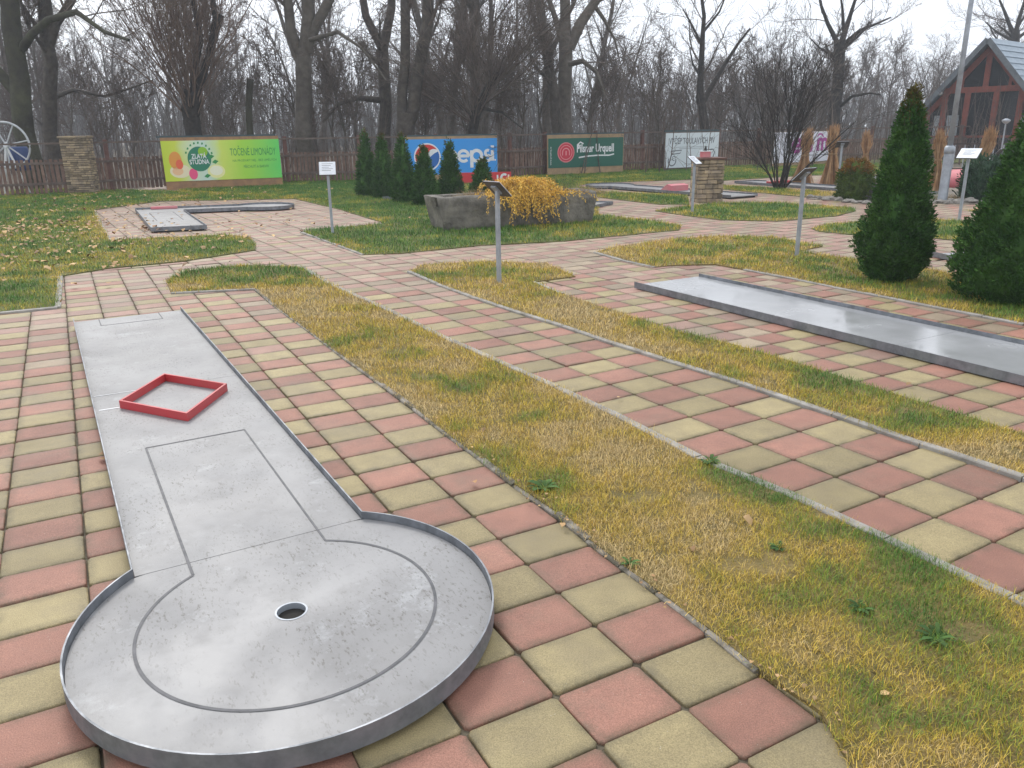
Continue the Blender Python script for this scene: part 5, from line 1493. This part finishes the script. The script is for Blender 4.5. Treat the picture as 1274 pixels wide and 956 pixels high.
pollard('pollarded tree with a fan of upright shoots above the lemonade banner', 29.5, [(240, 160), (237, 140), (240, 118)], .30, .38, 60, .42, (3.0, 7.5), 5,
        extra=[([(245, 120), (262, 60), (268, 25), (260, -40)], .17, .08), ([(240, 115), (250, 50), (240, 0), (225, -60)], .14, .07), ([(262, 62), (275, 20)], .14, .12)])
traced_tree('bare_tree', 'short ivy-clad stub trunk right of the pollarded tree', 31, [([(311, 165), (311, 100)], .16, .14, 1., {})], 'bark_moss', 7, **TT)
traced_tree('bare_tree', 'stout forked trunk between the lemonade banner and the conifer row', 31, [([(377, 165), (378, 110), (377, 65)], .38, .33, 1., {}),
    ([(374, 70), (362, 40), (358, 0), (352, -80), (345, -160)], .24, .12, .1, {}), ([(380, 66), (384, 20), (388, -60), (392, -150)], .30, .16, .1, {}), ([(384, 50), (402, 15), (425, -30), (440, -100)], .24, .12, .1, {}),
    ([(386, 50, -1), (420, 40, -2), (450, 60, -3), (480, 100, -3)], .10, .03, .1, {})], 'bark_grey', 8, **TT)
traced_tree('bare_tree', 'slim tree left of the twin trunks behind the conifer row', 34, [([(478, 165), (478, 100), (476, 60)], .32, .26, .6, {}), ([(476, 62), (455, 20), (445, -60), (440, -140)], .2, .1, .1, {}), ([(477, 60), (487, 10), (490, -80), (500, -150)], .22, .1, .1, {}),
    ([(475, 125), (445, 122, -1), (420, 130, -2), (402, 152, -2)], .15, .05, .3, {'up': .05})], 'bark', 9, **TT)
traced_tree('bare_tree', 'twin dark trunks leaning apart above the blue banner', 30, [([(504, 165), (505, 145)], .44, .38, 1., {}), ([(503, 158), (500, 145), (504, 80), (504, 0), (500, -100), (495, -180)], .22, .16, .25, {}), ([(505, 158), (512, 145), (520, 90), (532, 30), (540, -50), (550, -150)], .27, .18, .25, {})], 'bark', 10, **TT)
pollard('leaning dark pollard with arching shoots above the blue banner', 30.5, [(588, 163), (592, 143), (602, 120), (618, 92)], .24, .16, 62, .8, (2.4, 5.2), 12, up=.0, twig='twig', base_h=(.35, 1.),
        extra=[([(595, 145), (575, 135), (555, 110)], .09, .03), ([(598, 135, 0), (625, 140, -1), (650, 160, -2)], .08, .02)])
traced_tree('bare_tree', 'straight grey trunk rising behind the leaning pollard', 37, [([(591, 165), (592, 90), (590, 0), (588, -120)], .36, .22, .3, {})], 'bark_grey', 13, **TT)
traced_tree('bare_tree', 'slim trunk between blue banner and twin trunks', 40, [([(560, 165), (566, 100), (575, 30), (580, -100)], .26, .18, .3, {})], 'bark_grey', 14, **TT)
traced_tree('bare_tree', 'trunk leaning left beside the largest trunk above the green banner', 36, [([(694, 165), (684, 90), (672, 10), (660, -90)], .30, .18, .3, {})], 'bark_grey', 15, **TT)
traced_tree('bare_tree', 'largest forked trunk, above the green beer banner', 33, [([(704, 165), (703, 100), (704, 50)], .34, .30, .8, {}), ([(704, 55), (703, 0), (708, -80), (705, -180)], .25, .14, .1, {}), ([(708, 60), (722, 30), (742, 0), (760, -50), (790, -90)], .26, .10, .1, {}),
    ([(709, 80, -1), (725, 76, -1.5), (742, 90, -2), (755, 125, -2.5)], .13, .04, .2, {'up': .0}), ([(738, 5), (752, 25), (765, 50), (772, 80)], .10, .02, .1, {'up': -.05}), ([(704, 70), (690, 20), (670, -40)], .15, .08, .1, {})], 'bark_grey', 16, **TT)
traced_tree('bare_tree', 'V-forked dark tree above the white banner', 40, [([(877, 160), (874, 140), (871, 120)], .30, .24, 1., {}), ([(871, 122), (873, 70), (876, 20), (872, -10), (868, -40)], .20, .05, .1, {}), ([(873, 130), (885, 108), (902, 80), (918, 55), (933, 36)], .17, .05, .1, {}),
    ([(875, 60), (860, 30), (850, 12)], .09, .03, .1, {}), ([(874, 100), (862, 80), (858, 60)], .08, .03, .1, {}), ([(875, 40), (895, 15), (905, -10)], .08, .03, .1, {})], 'bark_dark', 18, maxlev=4, sub_len=2.1, every=.6)
traced_tree('bare_tree', 'tall round-crowned tree left of the house', 44, [([(1037, 165), (1041, 120), (1044, 85), (1046, 55)], .42, .30, .5, {}), ([(1045, 60), (1030, 30), (1022, 8), (1018, -15)], .17, .05, .1, {}), ([(1046, 56), (1056, 25), (1064, 0), (1070, -20)], .2, .05, .1, {}),
    ([(1047, 58), (1070, 38), (1090, 30), (1108, 22)], .15, .04, .1, {}), ([(1045, 75), (1020, 60), (1008, 48)], .11, .03, .1, {}), ([(1042, 135), (1060, 120, -1), (1082, 116, -1.5), (1095, 118, -2)], .12, .04, .1, {}), ([(1050, 45), (1048, 10), (1044, -18)], .12, .04, .1, {})], 'bark_dark', 19, maxlev=4, sub_len=2.5, every=.55)
traced_tree('bare_tree', 'bare tree rising over the right end of the house roof', 55, [([(1262, 150), (1262, 70), (1263, 40)], .40, .30, .6, {}), ([(1263, 45), (1250, 15), (1240, -8)], .18, .05, .1, {}), ([(1263, 42), (1272, 10), (1282, -20)], .18, .05, .1, {}), ([(1262, 52), (1240, 40), (1226, 28)], .14, .03, .1, {}), ([(1263, 50), (1290, 30), (1310, 20)], .14, .03, .1, {})], 'bark_dark', 20, maxlev=4, sub_len=3., every=.6)


# many-stemmed shrub in front of the purple banner
def shrub():
    g_ = ground_at(969, 236); R = random.Random(44); S = Segs()
    for k in range(19):
        a = R.uniform(0, 6.28); tilt = abs(R.gauss(0, .30)) + .03; d = np.array([math.cos(a) * tilt, math.sin(a) * tilt, 1.]); d /= np.linalg.norm(d)
        p = np.array([math.cos(a) * R.uniform(.02, .2), math.sin(a) * R.uniform(.02, .2), 0.])
        grow(S, p, d, R.uniform(2.0, 3.9), R.uniform(.012, .028), 1, 3, R, .02, .06, 1.0, .004, (.25, .6), .25, (.3, .6), .2, .15)
    d = np.array([.62, -.1, .75]); grow(S, np.array([.1, 0, 0.]), d / np.linalg.norm(d), 2.4, .035, 1, 3, R, .03, .06, .7, .005, (.3, .6), .3)
    root = empty('bare_shrub', (*g_, 0), 0, 'many-stemmed leafless shrub in front of the white and purple banner', 'shrub')
    tubes(S, lambda l: l < 2, 6, 'stems', M['bark_dark'], root); tubes(S, lambda l: l >= 2, 3, 'twigs', M['bark_dark'], root)


shrub()


# the wood beyond: individual trees, copies of a few kinds
def proto(seed, H, r0, spread=.9):
    R = random.Random(seed); S = Segs()
    fork = R.random() < .6; d0 = np.array([R.gauss(0, .06), R.gauss(0, .06), 1.])
    if fork:
        p, d = grow(S, np.array([0, 0, -.1]), d0, H * R.uniform(.25, .4), r0, 0, 0, R, .05, .05, 1, taper=.8)
        for k in range(R.choice((2, 3))):
            a = R.uniform(0, 6.28); nd = np.array([math.cos(a) * .35, math.sin(a) * .35, 1.]); nd /= np.linalg.norm(nd)
            grow(S, p, nd, H * R.uniform(.5, .7), r0 * .6, 1, 4, R, .05, .09, 1.0, .010, (.4, .95), .2, (.34, .56), .1, 1.2)
    else: grow(S, np.array([0, 0, -.1]), d0, H, r0, 0, 3, R, .05, .05, 1.5, .010, (.5, 1.1), .2, (.26, .42), .22, 1.2)
    root = bpy.data.objects.new('wood_tree', None); COL.objects.link(root)
    finish_tree(S, root, 'bark_grey', 'twig', 6, 2)
    return root


KINDS = [(12, .22, 'slim'), (13.5, .28, 'stout'), (10, .16, 'thin'), (11.5, .2, 'slender'), (9, .14, 'low'), (14, .3, 'tall'), (8, .12, 'small'), (5.5, .07, 'bushy young'), (4.5, .06, 'twiggy young')]
protos = [proto(100 + k, H, r0) for k, (H, r0, _) in enumerate(KINDS)]
MARKS = [(90, 'beyond the white wheels'), (190, 'beyond the tall stone pillar'), (280, 'beyond the left half of the lemonade banner'), (360, 'beyond the right half of the lemonade banner'), (440, 'beyond the bare fence left of the conifer row'), (505, 'beyond the row of small conifers'),
         (630, 'beyond the blue banner'), (690, 'beyond the fence between blue and green banners'), (780, 'beyond the green beer banner'), (830, 'beyond the fence right of the green banner'), (900, 'beyond the white drawing banner'), (965, 'beyond the fence left of the bare shrub'), (1050, 'beyond the purple-lettered banner'), (1150, 'beyond the pointed big conifer'), (1400, 'beyond the wooden house')]
R = random.Random(77); used = set()
for Ymin, Ymax, N_, ks in ((36, 50, 21, 7), (50, 72, 36, 7), (72, 100, 38, 7), (32, 46, 52, -1)):
    for _ in range(N_):
        Y = R.uniform(Ymin, Ymax); px = R.uniform(-60, 1340)
        if ks < 0 and px > 700: Y += 7
        if px > 1060 and Y < 56: continue
        X = at_depth(px, 160, Y)[0]; k = R.randrange(7) if ks > 0 else R.choice((7, 8))
        s = R.uniform(.75, 1.15)                                   # treetops sink towards the right, where open sky shows
        if px > 770:
            hmax = height_at(px, R.uniform(35, 75) if px < 1150 else R.uniform(60, 90), np.array([X, Y])); s = min(s, hmax / (KINDS[k][0] * 1.05))
        if k in used: o = copy_tree(protos[k])
        else: o = protos[k]; used.add(k)
        o.location = (X, Y, 0); o.rotation_euler = (0, 0, R.uniform(0, 6.28)); o.scale = (s, s, s)
        band = 'just' if Y < 44 else ('a little way' if Y < 56 else ('well' if Y < 76 else 'far'))
        mk = [t for p_, t in MARKS if px < p_][0]
        tag(o, '%s leafless tree %s %s' % (KINDS[k][2], band, mk), 'tree', 'leafless trees of the wood beyond the fence')


def thicket(name, n, Y0, Y1, hmin, hmax, r0, seed, label, m, tw=9, x_ext=1.):
    R = random.Random(seed); S = Segs()
    for _ in range(n):
        Y = R.uniform(Y0, Y1); px = R.uniform(-60, 1340); X = at_depth(px, 160, Y)[0]
        H = R.uniform(hmin, hmax)
        if px > 800: H = min(H, height_at(px, R.uniform(60, 120), np.array([X, Y])))
        p = np.array([X, Y, -.05]); d = np.array([R.gauss(0, .12), R.gauss(0, .12), 1.]); k = 4; r = r0 * R.uniform(.6, 1.4)
        for i in range(k):
            d = d + np.array([R.gauss(0, .09), R.gauss(0, .09), 0]); d /= np.linalg.norm(d); q = p + d * H / k; ra, rb = r * (1 - i / k * .8), r * (1 - (i + 1) / k * .8); S.add(p, q, ra, rb, 0)
            for _ in range(tw // 3):
                a = R.uniform(0, 6.28); e = np.array([math.cos(a), math.sin(a), R.uniform(.2, 1.4)]); e /= np.linalg.norm(e); L_ = H * R.uniform(.08, .26); o = p + (q - p) * R.random(); m1 = o + e * L_ * .5; e2 = e + np.array([R.gauss(0, .3), R.gauss(0, .3), .25]); e2 /= np.linalg.norm(e2)
                S.add(o, m1, rb * .45, rb * .35, 1); S.add(m1, m1 + e2 * L_ * .5, rb * .35, rb * .2, 1)
            p = q
    o = tubes(S, lambda l: True, 3, name, m, None); tag(o, label, 'thicket', kind='stuff')


thicket('undergrowth', 900, 31, 52, 1.2, 4.5, .022, 5, 'grey-brown saplings and brush on the floor of the wood', M['twig'])
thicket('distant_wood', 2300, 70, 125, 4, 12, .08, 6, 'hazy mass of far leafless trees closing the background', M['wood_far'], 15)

# ------------------------------------------------------------------ haze
HAZE = True
if HAZE:
    b = MB(); b.box(-240, 240, -15, 290, -1.1, 34); m, nt, bs = new_mat('haze'); nt.nodes.remove(bs)
    v = nt.nodes.new('ShaderNodeVolumePrincipled'); v.inputs['Color'].default_value = (.86, .92, 1, 1); v.inputs['Density'].default_value = .0017; v.inputs['Anisotropy'].default_value = .2
    nt.links.new(v.outputs[0], nt.nodes['Material Output'].inputs['Volume'])
    tag(b.build('haze', m), 'thin winter haze in the air', 'haze', kind='stuff')
